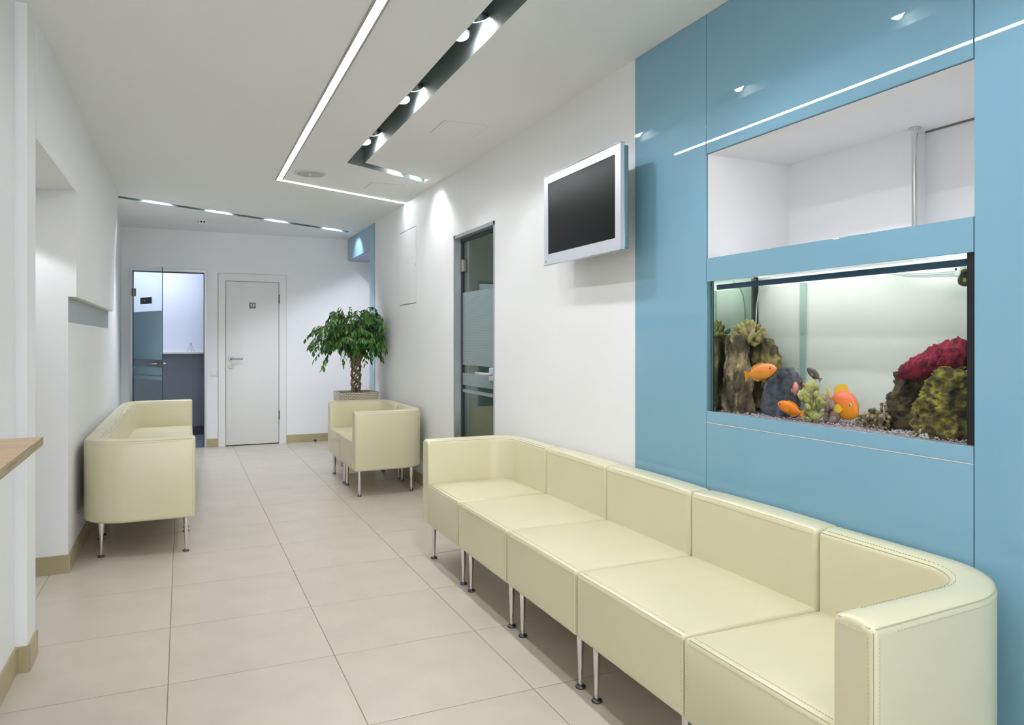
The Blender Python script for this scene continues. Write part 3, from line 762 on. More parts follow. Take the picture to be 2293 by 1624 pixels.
def corner_module(side, tapered=True, RO=0.235):
    """side -1: arm at the -y end, +1: arm at the +y end; rounded outer corner"""
    root = empty('sofa_corner_module')
    hx, hy = D / 2, W / 2; h2 = TBK / 2
    rc = RO - h2
    path = []; tang = []
    # arm centre line (built for side -1, mirrored by side)
    ya = -hy + h2
    x_end = hx - RO
    y_end = -hy + RO
    rr = 0.014
    for a in (0, 15, 30, 45, 60, 75, 90):
        t = math.radians(a); path.append((Vector((-hx + rr - rr * math.cos(t), ya, 0)), Vector((1, 0, 0)), rr * (1 - math.sin(t))))
    for q in range(1, 7):
        x = -hx + rr + (x_end + hx - rr) * q / 6; path.append((Vector((x, ya, 0)), Vector((1, 0, 0)), 0))
    for q in range(1, 17):
        t = PI / 2 * q / 16
        path.append((Vector((x_end + rc * math.sin(t), y_end - rc * math.cos(t), 0)), Vector((math.cos(t), math.sin(t), 0)), 0))
    xb = hx - h2
    for q in range(1, 7):
        y = y_end + (hy - rr - y_end) * q / 6; path.append((Vector((xb, y, 0)), Vector((0, 1, 0)), 0))
    for a in (15, 30, 45, 60, 75, 90):
        t = math.radians(a); path.append((Vector((xb, hy - rr + rr * math.sin(t), 0)), Vector((0, 1, 0)), rr * (1 - math.cos(t))))
    # cross section: rounded rectangle with soft top
    sec = []; r = 0.018
    def arc(cx, cz, a0, a1, n=5):
        for i in range(n + 1):
            t = math.radians(a0 + (a1 - a0) * i / n); sec.append((cx + r * math.cos(t), cz + r * math.sin(t)))
    arc(h2 - r, ZB + r, -90, 0); arc(h2 - r, ZT - r, 0, 90)
    sec.append((0.02, ZT + 0.006)); sec.append((-0.02, ZT + 0.006))
    arc(-h2 + r, ZT - r, 90, 180); arc(-h2 + r, ZB + r, 180, 270)
    zc = (ZB + ZT) / 2; ns = len(sec)
    vs = []; 
    total = len(path)
    for i, (p, d, ins) in enumerate(path):
        n = Vector((d.y, -d.x, 0))     # outward side
        for (w, z) in sec:
            k = 1 - ins / h2; kz = 1 - ins / ((ZT - ZB) / 2)
            vs.append(p + n * (w * k) + Vector((0, 0, zc + (z - zc) * kz)))
    fs = []
    for i in range(total - 1):
        for j in range(ns): fs.append((i * ns + j, i * ns + (j + 1) % ns, (i + 1) * ns + (j + 1) % ns, (i + 1) * ns + j))
    fs.append(tuple(range(ns - 1, -1, -1))); fs.append(tuple(range((total - 1) * ns, total * ns)))
    if side > 0:
        vs = [Vector((p.x, -p.y, p.z)) for p in vs]
    else: fs = [tuple(reversed(f)) for f in fs]
    bk = MB().add(vs, fs).build('backrest', LEATHER, root, smooth=True)
    bmf = bmesh.new(); bmf.from_mesh(bk.data); bmesh.ops.recalc_face_normals(bmf, faces=bmf.faces); bmf.to_mesh(bk.data); bmf.free()
    # seat
    ri = RO - TBK
    inner = [(-hx, -hy + TBK - 0.004), (x_end, -hy + TBK - 0.004)]
    for q in range(1, 13):
        t = PI / 2 * q / 12; inner.append((x_end + (ri + 0.004) * math.sin(t), y_end - (ri + 0.004) * math.cos(t)))
    inner += [(hx - TBK + 0.004, hy), (-hx, hy)]
    rings = [(ZB, 0.006), (ZB + 0.006, 0.0), (ZS - 0.014, 0.0)] + [(ZS - 0.014 + 0.014 * math.sin(math.radians(a)), 0.014 * (1 - math.cos(math.radians(a)))) for a in (30, 60, 90)] + [(ZS + 0.004, 0.06), (ZS + 0.007, 0.13)]
    n = len(inner); vs = []
    cen = Vector((sum(p[0] for p in inner) / n, sum(p[1] for p in inner) / n, 0))
    cen = Vector((-0.05, 0.05, 0))
    for z, ins in rings:
        for (x, y) in inner:
            p = Vector((x, y, 0)); 
            # inset only from the open front and the open end
            q = p.copy()
            if ins <= 0.02:
                if x <= -hx + 1e-6: q.x += ins
                if y >= hy - 1e-6: q.y -= ins
                elif y <= -hy + TBK: q.y += ins * 0.3
                if x >= hx - TBK: q.x -= ins * 0.3
            else:
                dv = cen - p; q = p + dv * min(0.75, ins / max(dv.length, 1e-3))
            vs.append(Vector((q.x, q.y, z)))
    fs = []
    for i in range(len(rings) - 1):
        for j in range(n): fs.append((i * n + j, i * n + (j + 1) % n, (i + 1) * n + (j + 1) % n, (i + 1) * n + j))
    fs.append(tuple(range(n - 1, -1, -1))); fs.append(tuple(range((len(rings) - 1) * n, len(rings) * n)))
    if side > 0: vs = [Vector((p.x, -p.y, p.z)) for p in vs]
    se = MB().add(vs, fs).build('seat', LEATHER, root, smooth=True)
    bmf = bmesh.new(); bmf.from_mesh(se.data); bmesh.ops.recalc_face_normals(bmf, faces=bmf.faces); bmf.to_mesh(se.data); bmf.free()
    smooth_by_angle(se, 50)
    # seams
    f = -side
    def P(x, y, z): return Vector((x, y * f, z))
    zt = ZS
    ya_in, ya_out = -hy + TBK, -hy
    sm = MB().tube([P(-hx + 0.004, ya_in + 0.006, zt - 0.004), P(-hx + 0.004, hy - 0.016, zt - 0.004)], 0.0014, 6)
    sm.tube([P(-hx + 0.004, hy - 0.004, ZB + 0.012), P(-hx + 0.004, hy - 0.004, zt - 0.014)], 0.0013, 6)
    stitches(sm, [P(-hx + 0.018, ya_in + 0.01, zt + 0.001), P(-hx + 0.018, hy - 0.02, zt + 0.001)])
    stitches(sm, [P(-hx - 0.0002, ya_in + 0.01, zt - 0.016), P(-hx - 0.0002, hy - 0.018, zt - 0.016)])
    stitches(sm, [P(-hx - 0.0002, hy - 0.012, ZB + 0.02), P(-hx - 0.0002, hy - 0.012, zt - 0.02)])
    sm.build('seam', SEAM, se)
    s2 = MB()
    s2.tube([P(-hx + 0.004, ya_in - 0.014, ZT - 0.005), P(-hx + 0.004, ya_out + 0.014, ZT - 0.005)], 0.0014, 6)
    s2.tube([P(-hx + 0.004, ya_out + 0.005, ZB + 0.016), P(-hx + 0.004, ya_out + 0.005, ZT - 0.012)], 0.0014, 6)
    stitches(s2, [P(-hx - 0.0002, ya_out + 0.016, ZB + 0.02), P(-hx - 0.0002, ya_out + 0.016, ZT - 0.022)])
    stitches(s2, [P(-hx + 0.016, ya_out - 0.0002, ZB + 0.02), P(-hx + 0.016, ya_out - 0.0002, ZT - 0.022)])
    stitches(s2, [P(-hx - 0.0002, ya_in - 0.016, ZT - 0.018), P(-hx - 0.0002, ya_out + 0.016, ZT - 0.018)])
    # seam lines following the outer and the inner upper edge
    lo_, li_ = [], []
    for (p, d, ins) in path[5:-5]:
        nn = Vector((d.y, -d.x, 0))
        a = p + nn * (h2 - 0.0045); c = p - nn * (h2 - 0.0045)
        lo_.append(P(a.x, a.y, ZT - 0.005)); li_.append(P(c.x, c.y, ZT - 0.005))
    s2.tube(lo_, 0.0013, 6); s2.tube(li_, 0.0013, 6)
    so_, si_ = [], []
    for (p, d, ins) in path[7:-6]:
        nn = Vector((d.y, -d.x, 0)); a = p + nn * (h2 + 0.0002); c = p - nn * (h2 - 0.018)
        so_.append(P(a.x, a.y, ZT - 0.018)); si_.append(P(c.x, c.y, ZT + 0.0012))
    stitches(s2, so_); stitches(s2, si_)
    s2.build('seam', SEAM, bk)
    add_legs(root, [(-hx + 0.052, (-hy + 0.06) * f), (-hx + 0.052, (hy - 0.055) * f), (hx - 0.10, (-hy + 0.13) * f), (hx - 0.06, (hy - 0.055) * f)], tapered)
    return root

PITCH = 0.6225
base_s = straight_module(); base_a = corner_module(-1); base_b = corner_module(1)
near_end = corner_module(-1, RO=0.25)        # its arm splays outwards towards the front a little
def splay(o, k):
    for c in [q for q in bpy.data.objects if q.parent == o]:
        for v in c.data.vertices: v.co.y += k * (v.co.x + D / 2) * max(0, min(1, (W / 2 - v.co.y) / W))
        splay(c, k)
splay(near_end, 0.06)
used = set()
def place(src, x, y, rot, label, cat, group):
    o = src if src.name not in used else copy_tree(src)
    used.add(src.name)
    o.location = (x, y, 0); o.rotation_euler = (0, 0, rot)
    tag(o, label, cat, group)
    return o
XS = 1.273 + D / 2
g1 = 'cream sofa modules along the blue wall'
y0 = 3.535
place(base_b, XS, y0 + PITCH / 2, 0, 'curved cream leather end module below the television, farthest of the long sofa', 'sofa', g1)
far_end = bpy.data.objects[base_b.name]
MB().box(-0.25, -0.21, -0.03, 0.035, ZB - 0.012, ZB).box(-0.245, -0.215, -0.01, 0.0, ZB - 0.026, ZB - 0.012).build('bracket', FOOT, far_end, origin=(0, 0, 0))
place(base_s, XS, y0 - PITCH * 0.5, 0, 'armless cream seat module next to the far curved end of the long sofa', 'sofa', g1)
place(base_s, XS, y0 - PITCH * 1.5, 0, 'middle armless cream seat module of the long sofa', 'sofa', g1)
place(base_s, XS, y0 - PITCH * 2.5, 0, 'armless cream seat module below the aquarium, next to the near curved end', 'sofa', g1)
place(near_end, XS, y0 - PITCH * 3.5, 0, 'curved cream leather end module closest to the viewer', 'sofa', g1)
g2 = 'cream sofa modules along the left wall'
XLS = 0.046 - D / 2; yl = 4.785
place(corner_module(1), XLS, yl + PITCH * 0.5, PI, 'curved cream end module at the near end of the left wall sofa', 'sofa', g2)
place(base_s, XLS, yl + PITCH * 1.5, PI, 'armless cream module, second from the near end of the left sofa', 'sofa', g2)
place(base_s, XLS, yl + PITCH * 2.5, PI, 'armless cream module, middle one of the left sofa', 'sofa', g2)
place(base_s, XLS, yl + PITCH * 3.5, PI, 'armless cream module, next to the far end of the left sofa', 'sofa', g2)
place(base_a, XLS, yl + PITCH * 4.5, PI, 'curved cream end module of the left sofa beside the open glass door', 'sofa', g2)
g3 = 'pair of curved modules in front of the potted tree'
c1 = corner_module(-1, False); c2 = corner_module(1, False)
XA = 1.238 + D / 2
tag(c1, 'curved cream half of the small settee nearer the viewer', 'sofa', g3); c1.location = (XA, 6.515 - PITCH / 2, 0)
tag(c2, 'curved cream half of the small settee next to the potted tree', 'sofa', g3); c2.location = (XA, 6.515 + PITCH / 2, 0)

# ------------------------------------------------------------------ television on its arm
TVX = 1.755; ty0, ty1, tz0, tz1 = 2.745, 3.515, 1.684, 2.158
tv = empty('television', (TVX + 0.03, (ty0 + ty1) / 2, (tz0 + tz1) / 2)); tag(tv, 'silver framed flat television on the white wall', 'television')
bz = MB()
bw, bt, bb = 0.045, 0.042, 0.056
bz.box(TVX, TVX + 0.02, ty0, ty1, tz1 - bt, tz1).box(TVX, TVX + 0.02, ty0, ty1, tz0, tz0 + bb)
bz.box(TVX, TVX + 0.02, ty0, ty0 + bw, tz0 + bb, tz1 - bt).box(TVX, TVX + 0.02, ty1 - bw, ty1, tz0 + bb, tz1 - bt)
bz.build('bezel', SILV, tv)
box('screen', mat('screen_glass', (0.004, 0.004, 0.005), 0.22, spec=0.14), TVX + 0.003, TVX + 0.018, ty0 + bw, ty1 - bw, tz0 + bb, tz1 - bt, tv)
smooth_by_angle(MB().rbox(TVX + 0.02, TVX + 0.048, ty0 + 0.006, ty1 - 0.006, tz0 + 0.006, tz1 - 0.006, 0.006, nin=1).build('rear_shell', mat('tv_side_chrome', (0.30, 0.37, 0.42), 0.2, metal=0.8), tv), 40)
MB().rbox(TVX + 0.046, TVX + 0.075, ty0 + 0.10, ty1 - 0.10, tz0 + 0.06, tz1 - 0.06, 0.01, nin=1).build('back_cover', BLACK, tv)
MB().box(TVX - 0.003, TVX + 0.02, ty0 - 0.004, ty1 + 0.004, tz1, tz1 + 0.003).build('acrylic_edge', CHROME, tv)
MB().box(TVX - 0.003, TVX + 0.02, ty0 - 0.004, ty1 + 0.004, tz0 - 0.003, tz0).build('acrylic_edge', CHROME, tv)
MB().box(TVX - 0.0012, TVX, ty1 - 0.022, ty1 - 0.016, tz0 + 0.016, tz0 + 0.022).box(TVX - 0.0012, TVX, ty1 - 0.032, ty1 - 0.029, tz0 + 0.017, tz0 + 0.020).build('indicator', BLACK, tv)
MB().box(TVX + 0.075, TVX + 0.085, 3.02, 3.24, 1.82, 2.02).tube([(TVX + 0.085, 3.13, 1.92), (XR - 0.015, 3.13, 1.92)], 0.02, 12).box(XR - 0.015, XR, 3.07, 3.19, 1.83, 2.01).build('wall_bracket', BLACK, tv)
tv.rotation_euler = (0, 0, math.radians(-0.6))

# ------------------------------------------------------------------ reception counter
rc = empty('reception_counter', (-1.0, 2.2, 0)); tag(rc, 'oak topped reception counter jutting in at the left edge', 'counter')
def oak():
    m, nt, b = new_mat('oak')
    tc = nt.nodes.new('ShaderNodeTexCoord'); mp = nt.nodes.new('ShaderNodeMapping'); mp.inputs['Scale'].default_value = (2.0, 18, 18)
    nt.links.new(tc.outputs['Object'], mp.inputs[0])
    n = nt.nodes.new('ShaderNodeTexNoise'); n.inputs['Scale'].default_value = 2.2; n.inputs['Detail'].default_value = 6; n.inputs['Distortion'].default_value = 0.6
    nt.links.new(mp.outputs[0], n.inputs['Vector'])
    cr = nt.nodes.new('ShaderNodeValToRGB'); e = cr.color_ramp.elements
    e[0].position = 0.3; e[0].color = (0.46, 0.27, 0.13, 1); e[1].position = 0.62; e[1].color = (0.66, 0.44, 0.24, 1)
    nt.links.new(n.outputs['Fac'], cr.inputs[0]); nt.links.new(cr.outputs[0], b.inputs['Base Color'])
    b.inputs['Roughness'].default_value = 0.35
    return m
def oak_edge():
    m, nt, b = new_mat('oak_edge')
    tc = nt.nodes.new('ShaderNodeTexCoord'); mp = nt.nodes.new('ShaderNodeMapping'); mp.inputs['Scale'].default_value = (3, 3, 90)
    nt.links.new(tc.outputs['Object'], mp.inputs[0])
    n = nt.nodes.new('ShaderNodeTexNoise'); n.inputs['Scale'].default_value = 1.5; nt.links.new(mp.outputs[0], n.inputs['Vector'])
    cr = nt.nodes.new('ShaderNodeValToRGB'); e = cr.color_ramp.elements
    e[0].position = 0.35; e[0].color = (0.26, 0.20, 0.11, 1); e[1].position = 0.65; e[1].color = (0.40, 0.33, 0.20, 1)
    nt.links.new(n.outputs['Fac'], cr.inputs[0]); nt.links.new(cr.outputs[0], b.inputs['Base Color'])
    return m
ct = [(-0.452, 2.932), (-1.9, 2.966), (-1.9, 0.9), (-0.415, 0.9)]
MB().prism(ccw(ct), 0.9225, 0.95).build('countertop', oak(), rc)
pe = [(-0.4505, 2.9335), (-0.452, 2.932), (-0.415, 0.9), (-0.4135, 0.9)]
MB().prism(ccw(pe), 0.9222, 0.9498).build('edge_banding', oak_edge(), rc)
MB().box(-1.9, -0.72, 1.0, 2.80, 0.08, 0.9225).build('body', WPLAST, rc)
MB().box(-1.86, -0.76, 1.04, 2.76, 0.0, 0.08).build('plinth', ALU, rc)

# ------------------------------------------------------------------ potted ficus
rnd = random.Random(11)
PX, PY = 1.606, 7.585
fic = empty('potted_ficus', (PX, PY, 0)); tag(fic, 'weeping fig with braided trunk in a woven beige planter', 'potted plant')
def weave():
    m, nt, b = new_mat('woven_beige')
    tc = nt.nodes.new('ShaderNodeTexCoord'); mp = nt.nodes.new('ShaderNodeMapping'); mp.inputs['Rotation'].default_value = (PI / 2, 0, 0)
    sp = nt.nodes.new('ShaderNodeSeparateXYZ'); nt.links.new(tc.outputs['Object'], sp.inputs[0])
    ad = nt.nodes.new('ShaderNodeMath'); nt.links.new(sp.outputs[0], ad.inputs[0]); nt.links.new(sp.outputs[1], ad.inputs[1])
    cb = nt.nodes.new('ShaderNodeCombineXYZ'); nt.links.new(ad.outputs[0], cb.inputs[0]); nt.links.new(sp.outputs[2], cb.inputs[1])
    br = nt.nodes.new('ShaderNodeTexBrick'); br.inputs['Scale'].default_value = 1.0
    br.inputs['Brick Width'].default_value = 0.036; br.inputs['Row Height'].default_value = 0.017; br.inputs['Mortar Size'].default_value = 0.0026
    br.inputs['Mortar Smooth'].default_value = 0.8
    br.inputs['Color1'].default_value = (0.72, 0.66, 0.53, 1); br.inputs['Color2'].default_value = (0.64, 0.58, 0.46, 1); br.inputs['Mortar'].default_value = (0.25, 0.215, 0.15, 1)
    nt.links.new(cb.outputs[0], br.inputs['Vector']); nt.links.new(br.outputs['Color'], b.inputs['Base Color'])
    bp = nt.nodes.new('ShaderNodeBump'); bp.inputs['Strength'].default_value = 0.8; bp.inputs['Distance'].default_value = 0.006; bp.invert = True
    nt.links.new(br.outputs['Fac'], bp.inputs['Height']); nt.links.new(bp.outputs[0], b.inputs['Normal'])
    b.inputs['Roughness'].default_value = 0.55
    return m
px0, px1, py0, py1, pz = 1.405, 1.807, 7.425, 7.76, 0.752
cxp, cyp = (px0 + px1) / 2, (py0 + py1) / 2
v = []
for (z, k) in ((0.0, 0.90), (pz - 0.004, 1.0), (pz, 0.992), (pz, 0.93), (pz - 0.05, 0.925)):
    for (x, y) in ((px0, py0), (px1, py0), (px1, py1), (px0, py1)): v.append((cxp + (x - cxp) * k, cyp + (y - cyp) * k, z))
f = [(3, 2, 1, 0)]
for L in range(4):
    for j in range(4): f.append((4 * L + j, 4 * L + (j + 1) % 4, 4 * L + 4 + (j + 1) % 4, 4 * L + 4 + j))
f.append((16, 17, 18, 19))
MB().add(v, f).build('planter', weave(), fic)
MB().box(cxp - 0.184, cxp + 0.184, cyp - 0.153, cyp + 0.153, pz - 0.06, pz - 0.018).build('soil', mat('potting_soil', (0.018, 0.014, 0.011), 0.9, bump=0.6, bscale=60), fic)
MB().tube([(1.765, 7.60, pz - 0.03), (1.765, 7.60, pz + 0.062)], 0.005, 8).ball((1.765, 7.60, pz + 0.064), 0.0065).build('water_gauge', WPLAST, fic, smooth=True)
BARK = mat('fig_bark', (0.16, 0.115, 0.07), 0.75, col2=(0.28, 0.215, 0.14), vscale=30, bump=0.5, bscale=60)
ZT0, ZT1 = pz - 0.03, 1.09
for sgn in (-1, 1):
    for k in range(3):
        pts = []; rs = []
        for i in range(43):
            t = i / 42; z = ZT0 + (ZT1 - ZT0) * t
            a = sgn * 2 * PI * (z - ZT0) / 0.275 + 2 * PI * k / 3 + (0.35 if sgn > 0 else 0)
            rr = 0.041 + 0.004 * sgn * math.sin(3 * a) + 0.006 * t
            pts.append((PX + rr * math.cos(a), PY + rr * math.sin(a), z)); rs.append(0.0125 - 0.003 * t)
        MB().tube(pts, rs, 8).build('trunk_strand', BARK, fic, smooth=True)
# branches and leaf anchors
twig = MB(); leaves = []
def bez(a, b, c, d, n):
    return [a * (1 - t) ** 3 + b * (3 * t * (1 - t) ** 2) + c * (3 * t * t * (1 - t)) + d * t ** 3 for t in [i / n for i in range(n + 1)]]
def clampx(p):
    if p.x > 1.872: p.x = 1.872 - (p.x - 1.872) * 0.15
    if p.y > 8.15: p.y = 8.15
    return p
def add_leaves(pts, lo, step, size):
    d = 0.0; L = sum((b - a).length for a, b in zip(pts, pts[1:])); acc = 0.0; nxt = L * lo; side = 1
    for a, b in zip(pts, pts[1:]):
        l = (b - a).length
        while nxt <= acc + l + 1e-9:
            p = a + (b - a) * ((nxt - acc) / l); t = (b - a).normalized()
            s = t.cross(Vector((0, 0, 1)));  s = s.normalized() if s.length > 0.05 else Vector((1, 0, 0))
            dr = t * rnd.uniform(0.25, 0.7) + s * side * rnd.uniform(0.25, 0.75) + Vector((0, 0, -rnd.uniform(0.25, 0.95)))
            leaves.append((p + Vector((rnd.uniform(-.006, .006), rnd.uniform(-.006, .006), 0)), dr.normalized(), size * rnd.uniform(0.75, 1.2), rnd.uniform(-0.7, 0.7)))
            side = -side; nxt += step * rnd.uniform(0.7, 1.3)
        acc += l
base = Vector((PX, PY, 1.05))
for i in range(40):
    az = 2 * PI * (i * 0.381966) + rnd.uniform(-0.2, 0.2)
    lev = i / 39.0                       # 0 low drooping, 1 upright centre
    reach = (0.50 - 0.34 * lev ** 1.4) * rnd.uniform(0.85, 1.1)
    if math.cos(az) < -0.2: reach *= 1.12
    if math.cos(az) > 0.3: reach = min(reach, 0.30 / math.cos(az) * 0.92)
    out = Vector((math.cos(az), math.sin(az), 0))
    topz = 1.30 + 0.36 * lev ** 0.8 + rnd.uniform(-0.04, 0.03)
    tipz = topz - (0.02 + 0.20 * (1 - lev)) * rnd.uniform(0.5, 1.25)
    p0 = base + out * 0.035 + Vector((0, 0, -0.02 + rnd.uniform(-0.03, 0.03)))
    pts = [clampx(q) for q in bez(p0, p0 + Vector((0, 0, 0.18)) + out * 0.05, base + out * reach * 0.6 + Vector((0, 0, topz - base.z + 0.06)), base + out * reach + Vector((0, 0, tipz - base.z)), 12)]
    twig.tube(pts, [0.0065 - 0.0052 * q / 12 for q in range(13)], 5)
    add_leaves(pts, 0.30, 0.024, 0.066)
    for q in range(5):
        a = pts[4 + q + rnd.randint(0, 2)]
        da = az + rnd.choice((-1, 1)) * rnd.uniform(0.5, 1.3); o2 = Vector((math.cos(da), math.sin(da), 0))
        L = rnd.uniform(0.10, 0.19)
        st = [clampx(w) for w in bez(a, a + o2 * L * 0.4 + Vector((0, 0, 0.03)), a + o2 * L * 0.8 + Vector((0, 0, 0.01)), a + o2 * L + Vector((0, 0, -rnd.uniform(0.02, 0.09))), 6)]
        twig.tube(st, [0.003 - 0.0004 * w for w in range(7)], 4)
        add_leaves(st, 0.2, 0.022, 0.064)
for i in range(16):
    az = 2 * PI * i * 0.381966; out = Vector((math.cos(az), math.sin(az), 0)); reach = rnd.uniform(0.04, 0.26); top = rnd.uniform(1.42, 1.64) - reach * 0.3
    tip = base + out * reach; tip.z = top
    pts = [clampx(q) for q in bez(base + out * 0.03, base + out * 0.05 + Vector((0, 0, 0.2)), base + out * reach * 0.8 + Vector((0, 0, top - base.z - 0.05)), tip, 12)]
    twig.tube(pts, [0.006 - 0.0045 * q / 12 for q in range(13)], 5)
    add_leaves(pts, 0.25, 0.018, 0.068)
    for q in range(4):
        a = pts[3 + 2 * q]; da = rnd.uniform(0, 2 * PI); o2 = Vector((math.cos(da), math.sin(da), 0)); L = rnd.uniform(0.08, 0.15)
        st = [clampx(w) for w in bez(a, a + o2 * L * 0.4 + Vector((0, 0, 0.03)), a + o2 * L * 0.8, a + o2 * L + Vector((0, 0, -0.05)), 6)]
        twig.tube(st, [0.003 - 0.0004 * w for w in range(7)], 4); add_leaves(st, 0.15, 0.02, 0.064)
# long drooping sprays on the left
for (tx, ty, tz) in ((1.12, 7.50, 1.235), (1.15, 7.45, 1.15), (1.235, 7.42, 0.985), (1.10, 7.6, 1.29), (1.20, 7.4, 1.34), (1.84, 7.40, 1.07), (1.86, 7.32, 1.16), (1.40, 7.30, 1.10), (1.70, 7.25, 1.12), (1.52, 7.38, 1.06), (1.66, 7.40, 1.05), (1.45, 7.45, 1.04), (1.75, 7.5, 1.06)):
    tip = Vector((tx, ty, tz)); mid = base.lerp(tip, 0.5); mid.z = max(1.42, tz + 0.22)
    pts = [clampx(q) for q in bez(base + Vector((0, 0, 0.02)), base + Vector((0, 0, 0.22)), mid + (tip - base) * 0.22, tip, 14)]
    twig.tube(pts, [0.006 - 0.0045 * q / 14 for q in range(15)], 5)
    add_leaves(pts, 0.4, 0.021, 0.064)
tw = twig.build('twigs', BARK, fic, smooth=True); tw['kind'] = 'stuff'
def leafmat():
    m, nt, b = new_mat('fig_leaf')
    gi = nt.nodes.new('ShaderNodeNewGeometry'); oi = nt.nodes.new('ShaderNodeObjectInfo')
    ad = nt.nodes.new('ShaderNodeMath'); nt.links.new(gi.outputs['Random Per Island'], ad.inputs[0]); nt.links.new(oi.outputs['Random'], ad.inputs[1])
    fr = nt.nodes.new('ShaderNodeMath'); fr.operation = 'FRACT'; nt.links.new(ad.outputs[0], fr.inputs[0])
    cr = nt.nodes.new('ShaderNodeValToRGB'); e = cr.color_ramp.elements
    e[0].color = (0.014, 0.065, 0.014, 1); e[1].color = (0.11, 0.28, 0.028, 1)
    n = cr.color_ramp.elements.new(0.6); n.color = (0.035, 0.145, 0.02, 1)
    nt.links.new(fr.outputs[0], cr.inputs[0]); nt.links.new(cr.outputs[0], b.inputs['Base Color'])
    b.inputs['Roughness'].default_value = 0.32
    return m
LEAF = leafmat()
lv = [(0, 0, 0), (0.16, 0.3, 0.028), (0.21, 0.52, 0.03), (0.13, 0.76, 0.0), (0.0, 1.0, -0.09), (-0.13, 0.76, 0.0), (-0.21, 0.52, 0.03), (-0.16, 0.3, 0.028), (0, 0.3, -0.03), (0, 0.52, -0.035), (0, 0.76, -0.05)]
lf = [(0, 1, 8), (1, 2, 9, 8), (2, 3, 10, 9), (3, 4, 10), (0, 8, 7), (8, 9, 6, 7), (9, 10, 5, 6), (10, 4, 5)]
def leaf_matrix(p, d, s, roll):
    y = d; x = y.cross(Vector((0, 0, 1))); x = x.normalized() if x.length > 1e-3 else Vector((1, 0, 0)); z = x.cross(y)
    R_ = Matrix((x, y, z)).transposed().to_4x4() @ Matrix.Rotation(roll, 4, 'Y')
    return Matrix.Translation(p) @ R_ @ Matrix.Diagonal((s, s, s, 1))
leaves = [q for q in leaves if q[0].x < 1.885 and q[0].x + q[1].x * q[2] < 1.888 and q[0].z > 0.99]
leaves.sort(key=lambda q: q[0].y - 0.3 * q[2])
lme = bpy.data.meshes.new('leaf'); lme.from_pydata(lv, [], lf); lme.materials.append(LEAF)
for q in leaves[:300]:
    o = bpy.data.objects.new('leaf', lme); COL.objects.link(o); o.parent = fic
    o.matrix_local = Matrix.Translation(-fic.location) @ leaf_matrix(*q)
fo = MB()
for q in leaves[300:]:
    M_ = leaf_matrix(*q); fo.add([M_ @ Vector(p) for p in lv], lf)
fo = fo.build('foliage', LEAF, fic); fo['kind'] = 'stuff'

# ------------------------------------------------------------------ aquarium
AX0, AX1, AY0, AY1 = 1.912, 2.14, 1.264, 2.337
aq = empty('aquarium', (2.03, 1.8, 0.985)); tag(aq, 'long glass aquarium built into the blue glass wall', 'aquarium')
CLR = glass('tank_glass', (0.97, 0.985, 0.975), 0.7, 0.006)
SIDE = glass('tank_side_glass', (0.75, 0.9, 0.82), mirror=(0.88, (0.82, 0.95, 0.86)))
box('base_plate', mat('tank_base', (0.05, 0.06, 0.07), 0.5), AX0, AX1 + 0.01, AY0, AY1, 0.972, 0.990, aq)
box('front_pane', CLR, AX0, AX0 + 0.008, AY0 + 0.002, AY1 - 0.002, 0.990, 1.535, aq)
box('side_pane', SIDE, AX0 + 0.008, AX1, AY1 - 0.008, AY1, 0.990, 1.535, aq)
box('side_pane', mat('tank_end', (0.55, 0.62, 0.6), 0.3), AX0 + 0.008, AX1, AY0, AY0 + 0.008, 0.990, 1.535, aq)
box('back_pane', mat('tank_back', (0.85, 0.862, 0.845), 0.5), AX1, AX1 + 0.01, AY0, AY1, 0.990, 1.535, aq)
SIL = mat('black_silicone', (0.006, 0.008, 0.010), 0.35)
p = [on_x(q, 700, AX0 - 0.0005).y for q in (1592, 2167)]
MB().box(AX0 + 0.0085, AX0 + 0.012, p[0], AY1 - 0.0085, 0.9905, 1.54).build('silicone_seam', SIL, aq)
MB().box(AX0 - 0.0035, AX0 + 0.012, AY0 - 0.004, p[1], 1.001, 1.54).build('silicone_seam', SIL, aq)
MB().box(AX1 - 0.012, AX1 - 0.0005, AY1 - 0.022, AY1 - 0.0085, 0.9905, 1.54).build('silicone_seam', SIL, aq)
a, b = on_x(1806, 700, AX1 - 0.003).y, on_x(1793, 700, AX1 - 0.003).y
MB().box(AX1 - 0.008, AX1 - 0.0005, a, b, 0.9905, 1.50).build('glass_brace', mat('brace_glass', (0.42, 0.55, 0.52), 0.15), aq)
MB().box(AX0 + 0.0125, AX0 + 0.016, AY0 + 0.03, AY1 - 0.024, 1.482, 1.5015).build('rim_reflection_band', mat('dark_blue_rim_reflection', (0.012, 0.055, 0.11), 0.25), aq)  # dark blue paints in the water surface reflection along the front frame
def waterm(top):
    m = bpy.data.materials.new('water_top' if top else 'water'); m.use_nodes = True; nt = m.node_tree; nt.nodes.clear()
    t = nt.nodes.new('ShaderNodeBsdfTransparent'); t.inputs[0].default_value = (0.975, 0.986, 0.978, 1)
    g = nt.nodes.new('ShaderNodeBsdfGlossy'); g.inputs['Roughness'].default_value = 0.05; g.inputs[0].default_value = (0.75, 0.85, 0.85, 1)
    mx = nt.nodes.new('ShaderNodeMixShader'); mx.inputs[0].default_value = 0.35 if top else 0.0
    nt.links.new(t.outputs[0], mx.inputs[1]); nt.links.new(g.outputs[0], mx.inputs[2])
    o = nt.nodes.new('ShaderNodeOutputMaterial'); nt.links.new(mx.outputs[0], o.inputs[0])
    return m
wm = MB(); wm.box(AX0 + 0.018, AX1 - 0.013, AY0 + 0.016, AY1 - 0.0235, 0.9905, 1.5045); wm.m = [0, 1, 0, 0, 0, 0]
wm.build('water', [waterm(False), waterm(True)], aq)
